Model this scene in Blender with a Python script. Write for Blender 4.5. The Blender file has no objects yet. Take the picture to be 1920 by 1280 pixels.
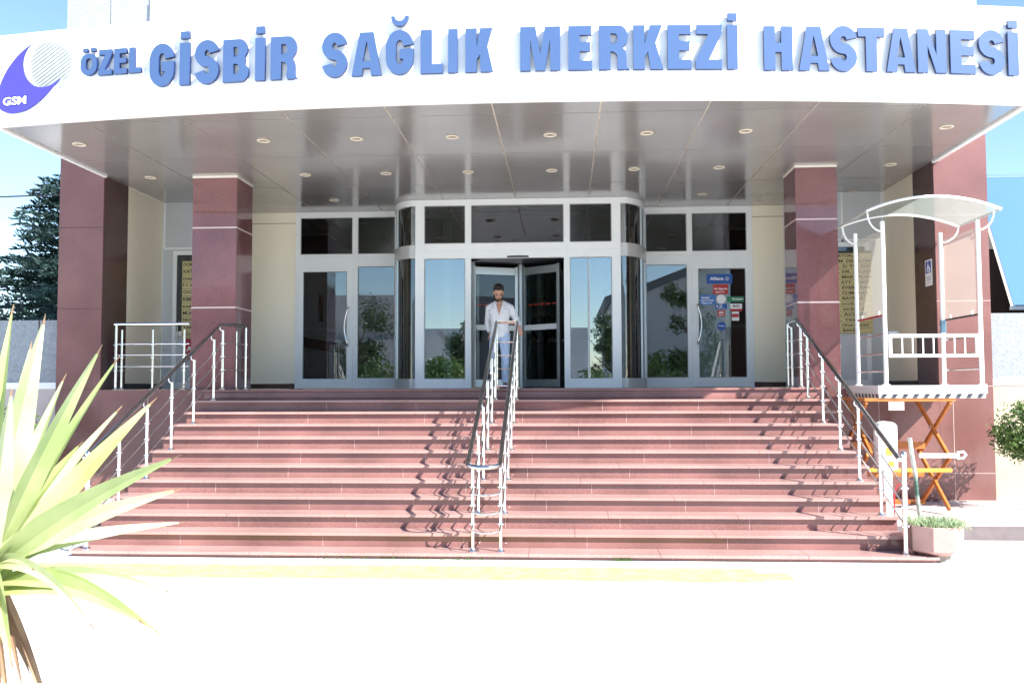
import bpy, bmesh, math, random
from mathutils import Vector, Matrix, Euler
import numpy as np
random.seed(7)
R = math.radians
sc = bpy.context.scene
col = sc.collection

# ------------------------------------------------------------------ camera
cam_d = bpy.data.cameras.new('camera')
cam = bpy.data.objects.new('camera', cam_d); col.objects.link(cam)
cam_d.sensor_width = 36; cam_d.lens = 31.125; cam_d.clip_start = .05; cam_d.clip_end = 3000
cam.matrix_world = Matrix(((0.99826025, 0.0064623, 0.05860643, 0),
                           (0.05885849, -0.05045013, -0.9969907, 0),
                           (-0.00348615, 0.99870567, -0.05074272, 1.86),
                           (0, 0, 0, 1)))
sc.camera = cam

# ------------------------------------------------------------------ sky + sun
SUN = Vector((-1.0, .70, -1.0)).normalized()          # direction the light travels
elev = math.asin(-SUN.z)
w = bpy.data.worlds.new('World'); sc.world = w; w.use_nodes = True
nt = w.node_tree; nt.nodes.clear()
sky = nt.nodes.new('ShaderNodeTexSky'); sky.sky_type = 'NISHITA'; sky.sun_disc = False
sky.sun_elevation = elev
sky.sun_rotation = math.atan2(-SUN.x, -SUN.y)          # azimuth clockwise from +Y
sky.air_density = 1.0; sky.dust_density = .1; sky.ozone_density = 3.5
bg = nt.nodes.new('ShaderNodeBackground'); bg.inputs[1].default_value = .083
out = nt.nodes.new('ShaderNodeOutputWorld')
nt.links.new(sky.outputs[0], bg.inputs[0]); nt.links.new(bg.outputs[0], out.inputs[0])
sd = bpy.data.lights.new('sun', 'SUN'); sd.energy = 4.0; sd.angle = R(.5); sd.color = (1, .955, .89)
so = bpy.data.objects.new('sun', sd); col.objects.link(so)
so.rotation_euler = SUN.to_track_quat('-Z', 'Y').to_euler(); so.location = (20, -20, 30)
sc.view_settings.view_transform = 'Standard'; sc.view_settings.look = 'None'
sc.view_settings.gamma = 1; sc.view_settings.exposure = 1.86
sc.cycles.max_bounces = 8; sc.cycles.transparent_max_bounces = 24
sc.cycles.caustics_reflective = False; sc.cycles.caustics_refractive = False

# ------------------------------------------------------------------ materials
MATS = {}
def newmat(name):
    m = bpy.data.materials.new(name); m.use_nodes = True; MATS[name] = m
    return m, m.node_tree, m.node_tree.nodes['Principled BSDF']
def mat(name, c, rough=.6, metal=0, var=0, vscale=6, bump=0, bscale=60, spec=None, coat=0, c2=None, vstretch=None, detail=4, bdist=.01):
    m, t, b = newmat(name)
    b.inputs['Base Color'].default_value = (*c, 1); b.inputs['Roughness'].default_value = rough
    b.inputs['Metallic'].default_value = metal
    if spec is not None: b.inputs['Specular IOR Level'].default_value = spec
    if coat: b.inputs['Coat Weight'].default_value = coat; b.inputs['Coat Roughness'].default_value = .05
    tc = t.nodes.new('ShaderNodeTexCoord')
    src = tc.outputs['Object']
    if vstretch:
        mp = t.nodes.new('ShaderNodeMapping'); mp.inputs['Scale'].default_value = vstretch
        t.links.new(src, mp.inputs[0]); src = mp.outputs[0]
    if var or c2:
        n = t.nodes.new('ShaderNodeTexNoise'); n.inputs['Scale'].default_value = vscale; n.inputs['Detail'].default_value = detail
        t.links.new(src, n.inputs['Vector'])
        r = t.nodes.new('ShaderNodeValToRGB'); t.links.new(n.outputs[0], r.inputs[0])
        r.color_ramp.elements[0].position = .35; r.color_ramp.elements[1].position = .65
        lo = c2 if c2 else tuple(x*(1-var) for x in c); hi = c if c2 else tuple(min(1, x*(1+var)) for x in c)
        r.color_ramp.elements[0].color = (*lo, 1); r.color_ramp.elements[1].color = (*hi, 1)
        t.links.new(r.outputs[0], b.inputs['Base Color'])
    if bump:
        n2 = t.nodes.new('ShaderNodeTexNoise'); n2.inputs['Scale'].default_value = bscale; n2.inputs['Detail'].default_value = 5
        t.links.new(tc.outputs['Object'], n2.inputs['Vector'])
        bp = t.nodes.new('ShaderNodeBump'); bp.inputs['Strength'].default_value = bump; bp.inputs['Distance'].default_value = bdist
        t.links.new(n2.outputs[0], bp.inputs['Height']); t.links.new(bp.outputs[0], b.inputs['Normal'])
    return m

def granite(name, dark, light, rough, blotch=.18, coat=0):
    m, t, b = newmat(name)
    tc = t.nodes.new('ShaderNodeTexCoord')
    v = t.nodes.new('ShaderNodeTexVoronoi'); v.inputs['Scale'].default_value = 330
    n = t.nodes.new('ShaderNodeTexNoise'); n.inputs['Scale'].default_value = 130; n.inputs['Detail'].default_value = 6
    g = t.nodes.new('ShaderNodeTexNoise'); g.inputs['Scale'].default_value = 1.3; g.inputs['Detail'].default_value = 5
    for q in (v, n, g): t.links.new(tc.outputs['Object'], q.inputs['Vector'])
    mx = t.nodes.new('ShaderNodeMath'); mx.operation = 'MULTIPLY_ADD'; mx.inputs[1].default_value = .35
    t.links.new(v.outputs['Distance'], mx.inputs[0]); t.links.new(n.outputs[0], mx.inputs[2])
    r = t.nodes.new('ShaderNodeValToRGB'); t.links.new(mx.outputs[0], r.inputs[0])
    r.color_ramp.elements[0].position = .42; r.color_ramp.elements[1].position = .85
    r.color_ramp.elements[0].color = (*dark, 1); r.color_ramp.elements[1].color = (*light, 1)
    mp = t.nodes.new('ShaderNodeMapRange'); mp.inputs[1].default_value = .3; mp.inputs[2].default_value = .7
    mp.inputs[3].default_value = 1-blotch; mp.inputs[4].default_value = 1+blotch
    t.links.new(g.outputs[0], mp.inputs[0])
    vm = t.nodes.new('ShaderNodeVectorMath'); vm.operation = 'SCALE'
    t.links.new(r.outputs[0], vm.inputs[0]); t.links.new(mp.outputs[0], vm.inputs['Scale'])
    t.links.new(vm.outputs[0], b.inputs['Base Color'])
    rr = t.nodes.new('ShaderNodeMapRange'); rr.inputs[1].default_value = .3; rr.inputs[2].default_value = .75
    rr.inputs[3].default_value = rough; rr.inputs[4].default_value = rough + .12
    t.links.new(g.outputs[0], rr.inputs[0]); t.links.new(rr.outputs[0], b.inputs['Roughness'])
    b.inputs['Specular IOR Level'].default_value = .35
    if coat: b.inputs['Coat Weight'].default_value = coat; b.inputs['Coat Roughness'].default_value = .03
    return m

def glassmat(name, tint, refl, rough=0.0):
    m, t, b = newmat(name); t.nodes.remove(b)
    o = t.nodes['Material Output']
    tr = t.nodes.new('ShaderNodeBsdfTransparent'); tr.inputs[0].default_value = (*tint, 1)
    gl = t.nodes.new('ShaderNodeBsdfGlossy'); gl.inputs['Roughness'].default_value = rough
    fr = t.nodes.new('ShaderNodeFresnel'); fr.inputs[0].default_value = 1.5
    ad = t.nodes.new('ShaderNodeMath'); ad.operation = 'ADD'; ad.inputs[1].default_value = refl; ad.use_clamp = True
    mx = t.nodes.new('ShaderNodeMixShader')
    t.links.new(fr.outputs[0], ad.inputs[0]); t.links.new(ad.outputs[0], mx.inputs[0])
    t.links.new(tr.outputs[0], mx.inputs[1]); t.links.new(gl.outputs[0], mx.inputs[2])
    t.links.new(mx.outputs[0], o.inputs[0])
    return m

granite('granite_wall', (.108, .045, .040), (.24, .122, .112), .14, coat=.12)
granite('granite_column', (.12, .042, .042), (.25, .11, .11), .05, coat=.6)
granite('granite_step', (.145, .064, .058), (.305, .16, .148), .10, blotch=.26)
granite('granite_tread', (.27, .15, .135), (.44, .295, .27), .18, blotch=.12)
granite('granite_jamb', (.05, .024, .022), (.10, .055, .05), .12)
mat('joint_light', (.62, .50, .48), .5)
mat('joint_dark', (.05, .03, .03), .7)
mat('fascia_white', (.86, .88, .88), .32, var=.02, vscale=2)
mat('white_render', (.84, .85, .84), .8, var=.03, vscale=3)
mat('stucco_grey', (.27, .30, .325), .9, var=.12, vscale=22, bump=.9, bscale=45)
mat('stucco_beige', (.50, .44, .42), .9, var=.06, vscale=5, bump=.2)
mat('stucco_cream', (.44, .39, .29), .85, var=.05, vscale=3, bump=.25)
mat('panel_beige', (.92, .84, .66), .42, var=.03, vscale=1.5, vstretch=(1, 1, .3))
mat('panel_grey', (.58, .62, .64), .35, var=.04, vscale=2)
mat('soffit_metal', (.35, .34, .33), .14, metal=.4, var=.05, vscale=1.2)
mat('soffit_joint', (.85, .80, .70), .5)
mat('lens_brown', (.22, .17, .13), .3); mat('ring_cream', (.62, .57, .46), .35)
mat('frame_white', (.86, .89, .88), .28, var=.02, vscale=3)
mat('frame_grey', (.55, .56, .54), .25, metal=.2)
mat('aluminium', (.46, .50, .50), .3, metal=.7)
mat('rubber', (.015, .015, .018), .6)
mat('steel', (.80, .80, .79), .16, metal=1)
mat('steel_dark', (.52, .53, .55), .12, metal=1)
mat('white_paint', (.82, .84, .83), .3)
mat('orange_paint', (.44, .145, .03), .4, var=.16, vscale=14)
mat('yellow_paint', (.55, .30, .05), .4, var=.1, vscale=10)
mat('black_plastic', (.02, .02, .022), .4)
mat('stripe_black', (.03, .035, .045), .5)
mat('letter_blue', (.058, .105, .225), .28, var=.03, vscale=1)
mat('letter_side', (.006, .02, .10), .4)
mat('logo_purple', (.065, .055, .36), .35)
mat('logo_edge', (.01, .02, .16), .4)
mat('logo_globe', (.35, .405, .395), .5, c2=(.40, .43, .43), vscale=3.5, vstretch=(1, 1, 3))
mat('ink_white', (.88, .88, .88), .5)
mat('ink_black', (.03, .03, .02), .6)
mat('ink_blue', (.02, .035, .30), .5)
mat('sticker_blue', (.02, .09, .36), .35)
mat('sticker_light_blue', (.05, .18, .50), .35, var=.3, vscale=30)
mat('sticker_red', (.48, .035, .03), .35)
mat('sticker_green', (.03, .20, .10), .35)
mat('board_yellow', (.62, .54, .26), .5)
mat('red_panel', (.40, .02, .03), .4)
mat('room_wall_dimmed', (.30, .32, .32), .8)  # darkened base colour, puts the dimness of the lobby into the walls
mat('room_wall_brightened', (.82, .86, .86), .8)  # raised base colour, stands in for light on the visible lobby wall
mat('room_floor', (.16, .14, .13), .15)
mat('room_ceiling', (.35, .36, .36), .9)
mat('dark_wood', (.05, .022, .02), .4)
mat('mirror', (.08, .09, .09), .05, metal=.6)
mat('pavement', (.80, .795, .77), .85, var=.05, vscale=1.1, bump=.25, bscale=30)
mat('slab', (.50, .43, .40), .8, var=.08, vscale=2.5, bump=.3, bscale=30)
mat('slab_face', (.15, .125, .125), .9, var=.15, vscale=6)
mat('road', (.30, .30, .30), .9, var=.06, vscale=.5)
mat('yellow_line', (.78, .72, .15), .8, c2=(.80, .77, .24), vscale=7)
mat('planter', (.42, .25, .22), .75, var=.07, vscale=7, bump=.3)
mat('planter_foot', (.22, .20, .18), .9, var=.2, vscale=20)
mat('soil', (.05, .035, .025), .95, var=.3, vscale=40)
mat('bark', (.20, .13, .09), .9, c2=(.10, .065, .045), vscale=18, bump=.8, vstretch=(1, 1, .25))
mat('hose_green', (.03, .10, .075), .4, c2=(.55, .58, .52), vscale=5, vstretch=(.2, .2, 1))
mat('skin', (.54, .29, .20), .5, var=.06, vscale=20)
mat('hair', (.012, .008, .007), .6)
mat('shirt', (.84, .84, .87), .8, bump=1.0, bscale=9, bdist=.05)
mat('jeans', (.50, .62, .80), .85, var=.10, vscale=12, bump=1.0, bscale=11, bdist=.04)
mat('shoe', (.03, .03, .06), .5)
mat('dark_cloth', (.02, .022, .03), .85)
mat('cable', (.02, .02, .03), .6)
mat('warehouse_wall', (.36, .38, .41), .7, var=.05, vscale=.8)
mat('warehouse_roof', (.08, .09, .10), .6)
mat('neighbour_white', (.42, .42, .42), .8)
glassmat('glass', (.74, .80, .80), .13)
glassmat('bay_glass', (.60, .72, .72), .26)
glassmat('wing_glass', (.70, .76, .76), .0)
glassmat('glass_dark', (.34, .36, .37), .05)
glassmat('glass_curved', (.50, .58, .58), .12)
mat('mirror_glass', (.40, .62, .72), .03, metal=.9)
# leaves: two sided, partly translucent
def leafmat(name, c, c2, scale, trans=.35, rough=.5, stretch=None):
    m, t, b = newmat(name)
    tc = t.nodes.new('ShaderNodeTexCoord'); n = t.nodes.new('ShaderNodeTexNoise')
    n.inputs['Scale'].default_value = scale; n.inputs['Detail'].default_value = 3
    src = tc.outputs['Object']
    t.links.new(src, n.inputs['Vector'])
    r = t.nodes.new('ShaderNodeValToRGB'); t.links.new(n.outputs[0], r.inputs[0])
    r.color_ramp.elements[0].position = .35; r.color_ramp.elements[1].position = .65
    r.color_ramp.elements[0].color = (*c2, 1); r.color_ramp.elements[1].color = (*c, 1)
    t.links.new(r.outputs[0], b.inputs['Base Color']); b.inputs['Roughness'].default_value = rough
    tl = t.nodes.new('ShaderNodeBsdfTranslucent'); t.links.new(r.outputs[0], tl.inputs[0])
    mx = t.nodes.new('ShaderNodeMixShader'); mx.inputs[0].default_value = trans
    t.links.new(b.outputs[0], mx.inputs[1]); t.links.new(tl.outputs[0], mx.inputs[2])
    t.links.new(mx.outputs[0], t.nodes['Material Output'].inputs[0])
    return m
leafmat('yucca_leaf', (.60, .66, .32), (.42, .53, .20), 5, .30, .38)
leafmat('yucca_leaf_pale', (.68, .70, .46), (.52, .60, .30), 5, .30, .38)
leafmat('yucca_dead', (.36, .24, .14), (.22, .13, .08), 8, .2, .8)
leafmat('bush_leaf', (.13, .22, .05), (.06, .12, .03), 6, .3)
leafmat('cedar_needles', (.035, .085, .07), (.012, .035, .035), 1.5, .15, .7)
leafmat('tree_leaf', (.06, .11, .03), (.03, .06, .02), 1.0, .3)
leafmat('pot_plant', (.46, .55, .34), (.28, .38, .20), 9, .3)
# translucent polycarbonate of the lift
def polymat(name, c, t_fac):
    m, t, b = newmat(name)
    b.inputs['Base Color'].default_value = (*c, 1); b.inputs['Roughness'].default_value = .2
    tr = t.nodes.new('ShaderNodeBsdfTransparent'); tl = t.nodes.new('ShaderNodeBsdfTranslucent'); tl.inputs[0].default_value = (*c, 1)
    m1 = t.nodes.new('ShaderNodeMixShader'); m1.inputs[0].default_value = .5
    m2 = t.nodes.new('ShaderNodeMixShader'); m2.inputs[0].default_value = t_fac
    t.links.new(b.outputs[0], m1.inputs[1]); t.links.new(tl.outputs[0], m1.inputs[2])
    t.links.new(m1.outputs[0], m2.inputs[1]); t.links.new(tr.outputs[0], m2.inputs[2])
    t.links.new(m2.outputs[0], t.nodes['Material Output'].inputs[0])
    return m
polymat('poly_roof', (.40, .45, .42), .5)
polymat('poly_panel', (.55, .52, .45), .76)

# ------------------------------------------------------------------ mesh helpers
class MB:
    def __init__(s): s.v = []; s.f = []; s.mi = []; s.cur = 0
    def add(s, vs, fs):
        o = len(s.v); s.v += [tuple(p) for p in vs]
        for f in fs: s.f.append(tuple(i+o for i in f)); s.mi.append(s.cur)
        return s
    def box(s, x0, x1, y0, y1, z0, z1):
        return s.add([(x0, y0, z0), (x1, y0, z0), (x1, y1, z0), (x0, y1, z0), (x0, y0, z1), (x1, y0, z1), (x1, y1, z1), (x0, y1, z1)],
                     [(0, 3, 2, 1), (4, 5, 6, 7), (0, 1, 5, 4), (1, 2, 6, 5), (2, 3, 7, 6), (3, 0, 4, 7)])
    def beam(s, a, b, w, h, up=(0, 0, 1)):          # rectangular bar from a to b
        a = Vector(a); b = Vector(b); d = (b-a).normalized(); u = Vector(up)
        sx = d.cross(u)
        if sx.length < 1e-4: sx = d.cross(Vector((1, 0, 0)))
        sx.normalize(); uu = sx.cross(d).normalized()
        vs = []
        for p in (a, b):
            for i, j in ((-1, -1), (1, -1), (1, 1), (-1, 1)): vs.append(p + sx*w/2*i + uu*h/2*j)
        return s.add(vs, [(0, 1, 2, 3), (7, 6, 5, 4), (0, 4, 5, 1), (1, 5, 6, 2), (2, 6, 7, 3), (3, 7, 4, 0)])
    def tube(s, path, r, n=10, cap=True, closed=False):
        P = [Vector(p) for p in path]; m = len(P)
        rad = r if hasattr(r, '__len__') else [r]*m
        vs = []; prev = None
        for i, p in enumerate(P):
            if closed: d = (P[(i+1) % m]-P[i-1])
            else: d = (P[min(i+1, m-1)]-P[max(i-1, 0)])
            d.normalize()
            if prev is None:
                u = d.cross(Vector((0, 0, 1)))
                if u.length < .05: u = d.cross(Vector((1, 0, 0)))
            else: u = prev - d*prev.dot(d)
            u.normalize(); prev = u; q = d.cross(u)
            k = 1.0
            if 0 < i < m-1 and not closed:
                c = (P[i]-P[i-1]).normalized().dot((P[i+1]-P[i]).normalized()); k = 1/max(.5, math.sqrt(max(0, (1+c)/2)))
            for j in range(n):
                a = 2*math.pi*j/n; vs.append(p + (u*math.cos(a)+q*math.sin(a))*rad[i]*k)
        fs = []
        for i in range(m if closed else m-1):
            for j in range(n):
                a = i*n+j; b = i*n+(j+1) % n; c = ((i+1) % m)*n+(j+1) % n; e = ((i+1) % m)*n+j
                fs.append((a, b, c, e))
        if cap and not closed: fs.append(tuple(range(n-1, -1, -1))); fs.append(tuple((m-1)*n+j for j in range(n)))
        return s.add(vs, fs)
    def lathe(s, prof, c, n=24, cap=True):          # prof: (r, z)
        vs = []; 
        for r, z in prof:
            for j in range(n):
                a = 2*math.pi*j/n; vs.append((c[0]+r*math.cos(a), c[1]+r*math.sin(a), c[2]+z))
        fs = []
        for i in range(len(prof)-1):
            for j in range(n): fs.append((i*n+j, i*n+(j+1) % n, (i+1)*n+(j+1) % n, (i+1)*n+j))
        if cap: fs.append(tuple(range(n-1, -1, -1))); fs.append(tuple((len(prof)-1)*n+j for j in range(n)))
        return s.add(vs, fs)
    def ell(s, c, r, n=14, rot=None):
        c = Vector(c); vs = []; fs = []; m = n//2+1
        for i in range(m):
            th = math.pi*i/(m-1)
            for j in range(n):
                a = 2*math.pi*j/n
                p = Vector((r[0]*math.sin(th)*math.cos(a), r[1]*math.sin(th)*math.sin(a), r[2]*math.cos(th)))
                if rot: p = rot @ p
                vs.append(c+p)
        for i in range(m-1):
            for j in range(n): fs.append((i*n+j, (i+1)*n+j, (i+1)*n+(j+1) % n, i*n+(j+1) % n))
        return s.add(vs, fs)
    def loft(s, rings, n=20):                       # rings: (cx,cy,cz,rx,ry)
        vs = []; fs = []
        for cx, cy, cz, rx, ry in rings:
            for j in range(n):
                a = 2*math.pi*j/n; vs.append((cx+rx*math.cos(a), cy+ry*math.sin(a), cz))
        for i in range(len(rings)-1):
            for j in range(n): fs.append((i*n+j, i*n+(j+1) % n, (i+1)*n+(j+1) % n, (i+1)*n+j))
        fs.append(tuple(range(n-1, -1, -1))); fs.append(tuple((len(rings)-1)*n+j for j in range(n)))
        return s.add(vs, fs)
    def build(s, name, mats, parent=None, bevel=0, smooth=False, remesh=0, bseg=2):
        me = bpy.data.meshes.new(name); me.from_pydata(s.v, [], s.f)
        if isinstance(mats, str): mats = [mats]
        for m in mats: me.materials.append(MATS[m])
        me.polygons.foreach_set('material_index', s.mi)
        bm = bmesh.new(); bm.from_mesh(me); bmesh.ops.recalc_face_normals(bm, faces=bm.faces)
        if bevel:
            es = [e for e in bm.edges if len(e.link_faces) == 2 and e.calc_face_angle(0) > .6]
            bmesh.ops.bevel(bm, geom=es, offset=bevel, segments=bseg, affect='EDGES', profile=.5, clamp_overlap=True)
        bm.to_mesh(me); bm.free()
        if smooth:
            me.polygons.foreach_set('use_smooth', [True]*len(me.polygons))
            try: me.set_sharp_from_angle(angle=R(42))
            except Exception: pass
        o = bpy.data.objects.new(name, me); col.objects.link(o)
        if remesh:
            md = o.modifiers.new('r', 'REMESH'); md.mode = 'VOXEL'; md.voxel_size = remesh; md.use_smooth_shade = True
            ms = o.modifiers.new('s', 'SMOOTH'); ms.iterations = 3; ms.factor = .5
            dg = bpy.context.evaluated_depsgraph_get()
            me2 = bpy.data.meshes.new_from_object(o.evaluated_get(dg)); o.modifiers.clear(); o.data = me2
            me2.materials.clear(); 
            for m in mats: me2.materials.append(MATS[m])
        return setp(o, parent)
def setp(o, parent):
    if parent is not None:
        o.parent = parent
        if parent.type == 'EMPTY': o.matrix_parent_inverse = Matrix.Translation(parent.location).inverted()
    return o
def tag(o, label=None, cat=None, group=None, kind=None):
    if label: o['label'] = label
    if cat: o['category'] = cat
    if group: o['group'] = group
    if kind: o['kind'] = kind
    return o
def thing(name, label, cat, loc=(0, 0, 0), group=None):
    o = bpy.data.objects.new(name, None); col.objects.link(o); o.location = loc; o.empty_display_size = .2
    return tag(o, label, cat, group)
def P(name, m, x0, x1, y0, y1, z0, z1, parent, bevel=0):   # one box part
    return MB().box(x0, x1, y0, y1, z0, z1).build(name, m, parent, bevel)
def text_mesh(name, s, x0, x1, z0, z1, Y, m, parent, bold=.0, depth=.002, face='-y', fit=True):
    c = bpy.data.curves.new(name, 'FONT'); c.body = s; c.size = 1; c.offset = bold; c.extrude = 0; c.resolution_u = 3
    t = bpy.data.objects.new('t', c); col.objects.link(t)
    bpy.context.view_layer.update()
    me = bpy.data.meshes.new_from_object(t); bpy.data.objects.remove(t)
    vs = np.array([v.co[:] for v in me.vertices]); lo = vs.min(0); hi = vs.max(0)
    kx = (x1-x0)/(hi[0]-lo[0]); kz = (z1-z0)/(hi[1]-lo[1])
    for v in me.vertices:
        u = (v.co.x-lo[0])*kx; q = (v.co.y-lo[1])*kz
        if face == '-y': v.co = (x0+u, Y, z0+q)
        else: v.co = (Y, face[1]-(u), z0+q)          # faces -x: runs towards -y
    me.name = name; me.materials.clear(); me.materials.append(MATS[m])
    o = bpy.data.objects.new(name, me); col.objects.link(o)
    return setp(o, parent)

# ------------------------------------------------------------------ dimensions
ZL = 1.83                       # landing level
ZS = 5.17                       # soffit level
YF = 16.40                      # side doors plane
YB = 15.45                      # front of the revolving door bay
YP = 13.30                      # pier plane
def fy(x): return 10.065 + (x+.8)**2/71.8      # plan curve of the canopy fascia
XL, XR = -7.16, 5.50

# ------------------------------------------------------------------ ground
def sheet(name, x0, x1, y0, y1, z, m, n=1):
    o = MB().add([(x0, y0, z), (x1, y0, z), (x1, y1, z), (x0, y1, z)], [(0, 1, 2, 3)]).build(name, m)
    return tag(o, kind='structure')
g = sheet('ground', -900, 900, -900, 900, 0, 'pavement')
for nm, x0, x1 in (('sidewalk', -30, -5.56), ('sidewalk', 3.92, 30)):
    mb = MB(); mb.box(x0, x1, 11.03, 13.3, .002, .17); mb.cur = 1
    mb.box(x0, x1, 11.015, 11.03, .002, .166)
    tag(mb.build(nm, ['slab', 'slab_face']), kind='structure')
# worn yellow line painted along the foot of the stairs, in worn pieces
mb = MB(); x = -5.6
while x < 2.3:
    l = random.uniform(.5, 1.3); x2 = min(2.4, x+l)
    z = .005
    y0 = 8.62+random.uniform(-.01, .01); y1 = 9.24+random.uniform(-.01, .01)
    if x > 1.0: y0 += .10; y1 -= .22; x2 = x+(x2-x)*.6
    mb.add([(x, y0, z), (x2, y0, z), (x2, y1, z), (x, y1, z)], [(0, 1, 2, 3)]); x = x2+(.0 if x < 1 else random.uniform(.15, .45))
tag(mb.build('yellow_line', 'yellow_line'), kind='structure')

# ------------------------------------------------------------------ entrance stairs
st = thing('entrance_stairs', 'wide flight of polished reddish granite steps up to the hospital doors', 'stairs', (-.85, 9.58, 0))
def ny(k): return 9.58+.32*(k-1)
def nz(k): return .07+.16*(k-1)
for k in range(1, 12):
    xl = -5.50 if k < 10 else -5.46
    xr = 3.74 if k > 1 else 3.90
    if k == 1: xl = -5.48
    y0 = ny(k); z1 = nz(k); zb = 0.002 if k == 1 else nz(k-1)+.001
    yend = ny(k+1)+.048
    mb = MB()
    # riser in slabs with thin joints
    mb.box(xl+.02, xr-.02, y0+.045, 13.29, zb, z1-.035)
    mb.cur = 1
    js = [xl]; x = xl+random.uniform(.6, 1.9)
    while x < xr-.5: js.append(x); x += random.uniform(1.25, 1.75)
    js.append(xr)
    for a, b in zip(js[:-1], js[1:]):
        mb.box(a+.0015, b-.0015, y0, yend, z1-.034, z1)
    mb.cur = 2
    for x in js[1:-1]:
        mb.box(x+.13, x+.136, y0+.0435, y0+.046, zb+.004, z1-.036)
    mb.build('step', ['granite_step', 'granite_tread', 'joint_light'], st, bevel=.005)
# moss and weeds along the bottom riser
mb = MB()
for cx, n, s in ((1.42-.8, 46, .05), (-1.9, 60, .25), (-1.2, 40, .2), (-2.7, 26, .25)):
    for i in range(n):
        px = cx+random.gauss(0, s); h = random.uniform(.012, .04) if s > .1 else random.uniform(.02, .06)
        a = random.uniform(0, 6.28); d = Vector((math.cos(a), math.sin(a), 0))*h*.6; y = 9.585+random.uniform(-.02, .01)
        mb.add([(px-.006, y, .003), (px+.006, y, .003), (px+d.x, y-abs(d.y), h)], [(0, 1, 2)])
tag(mb.build('weeds', 'bush_leaf'), 'small green weeds growing along the foot of the bottom granite step', 'weeds', kind='stuff')

# ------------------------------------------------------------------ hospital building
B = thing('hospital_building', 'hospital entrance building with white curved canopy, granite piers and glass doors', 'building', (-.8, YP, 0))
# landing floor and its front wall
mb = MB(); mb.box(-5.46, 3.72, 13.10, 13.299, ZL-.035, ZL); mb.box(-5.44, 3.70, 13.13, 13.299, ZL-.159, ZL-.036)
mb.build('landing_edge', 'granite_step', B, bevel=.006, smooth=True)
P('landing_floor', 'slab', XL, XR, 13.3, YF+.1, ZL-.12, ZL, B)
def wallbox(name, m, x0, x1, y0, y1, z0, z1, hz=(), vx=(), jm='joint_dark', jw=.008, prnt=None):
    mb = MB().box(x0, x1, y0, y1, z0, z1); mb.cur = 1
    for z in hz: mb.box(x0-.002, x1+.002, y0-.003, y0+.001, z-jw/2, z+jw/2); mb.box(x1-.001, x1+.003, y0-.003, y1, z-jw/2, z+jw/2); mb.box(x0-.003, x0+.001, y0-.003, y1, z-jw/2, z+jw/2)
    for x, a, b in vx: mb.box(x-.003, x+.003, y0-.003, y0+.001, a, b)
    return mb.build(name, [m, jm], B if prnt is None else prnt)
wallbox('base_wall', 'granite_wall', -7.16, 5.47, YP+.002, YP+.3, .1, ZL-.122, hz=(), vx=[(x, .1, ZL-.13) for x in (-6.4, 4.6)], jm='joint_light')
P('ledge', 'granite_wall', -7.15, -5.46, 13.285, 13.3, ZL-.14, ZL, B); P('ledge', 'granite_wall', 3.72, 5.46, 13.285, 13.3, ZL-.14, ZL, B)
wallbox('pier', 'granite_wall', -7.87, -7.161, YP, 14.05, .1, 7.2, hz=(.58, 1.84, 3.09, 4.36), jw=.007)
wallbox('pier', 'granite_wall', 5.471, 6.235, YP, 14.05, .1, 7.2, hz=(.58, 1.84, 3.09, 4.36), vx=[(5.66, .1, 1.84)], jm='joint_light', jw=.006)
# dark side linings of the piers
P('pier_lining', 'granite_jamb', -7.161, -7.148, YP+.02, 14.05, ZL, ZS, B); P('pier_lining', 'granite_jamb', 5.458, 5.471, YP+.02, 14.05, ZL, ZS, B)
# columns
for x0, x1 in ((-5.79, -5.085), (3.49, 4.105)):
    c = MB().box(x0, x1, 13.42, 14.12, ZL+.001, 5.135).build('column', 'granite_column', B, bevel=.004)
    t = MB()
    for z in (3.10, 4.35): MB().box(x0-.003, x1+.003, 13.417, 14.123, z-.011, z+.011).build('joint_trim', 'joint_light', c)
    P('top_trim', 'soffit_joint', x0-.006, x1+.006, 13.414, 14.126, 5.135, ZS-.001, c)
# beige side walls, back walls, plinths
P('side_wall', 'panel_beige', -7.30, -7.16, 14.052, 15.35, ZL+.001, ZS, B); P('side_wall', 'panel_beige', 5.471, 5.62, 14.052, 15.35, ZL+.001, ZS, B)
P('side_plinth', 'black_plastic', -7.159, -7.14, 14.06, 15.34, ZL+.001, ZL+.1, B); P('side_plinth', 'black_plastic', 5.45, 5.469, 14.06, 15.34, ZL+.001, ZL+.1, B)
def backwall(x0, x1, dx0, dx1):
    b = P('back_wall', 'panel_grey', x0, x1, 15.352, 15.5, ZL+.001, ZS, B)
    d = MB()
    for a, c, e, f in ((dx0, dx0+.07, ZL+.01, 4.3), (dx1-.07, dx1, ZL+.01, 4.3), (dx0+.07, dx1-.07, 4.22, 4.3), (dx0+.07, dx1-.07, ZL+.01, ZL+.12), (dx0+.07, dx1-.07, 2.78, 2.86)):
        d.box(a, c, 15.31, 15.3515, e, f)
    dd = d.build('side_door', 'frame_white', B, bevel=.004)
    P('door_panel', 'panel_grey', dx0+.07, dx1-.07, 15.33, 15.345, ZL+.12, 2.78, dd)
    P('door_glass', 'mirror', dx0+.07, dx1-.07, 15.33, 15.345, 2.86, 4.22, dd)
    P('door_handle', 'steel', (dx0+.10), (dx0+.12), 15.28, 15.308, 2.7, 2.95, dd)
    u = MB()
    for a in (x0+.02, (x0+x1)/2, x1-.05): u.box(a, a+.03, 15.335, 15.3515, 4.32, ZS-.01)
    u.box(x0+.05, x1-.05, 15.335, 15.3515, 4.32, 4.36); u.build('panel_rib', 'frame_white', B)
backwall(-7.16, -5.93, -6.95, -6.1); backwall(4.03, 5.47, 4.3, 5.2)
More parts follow.
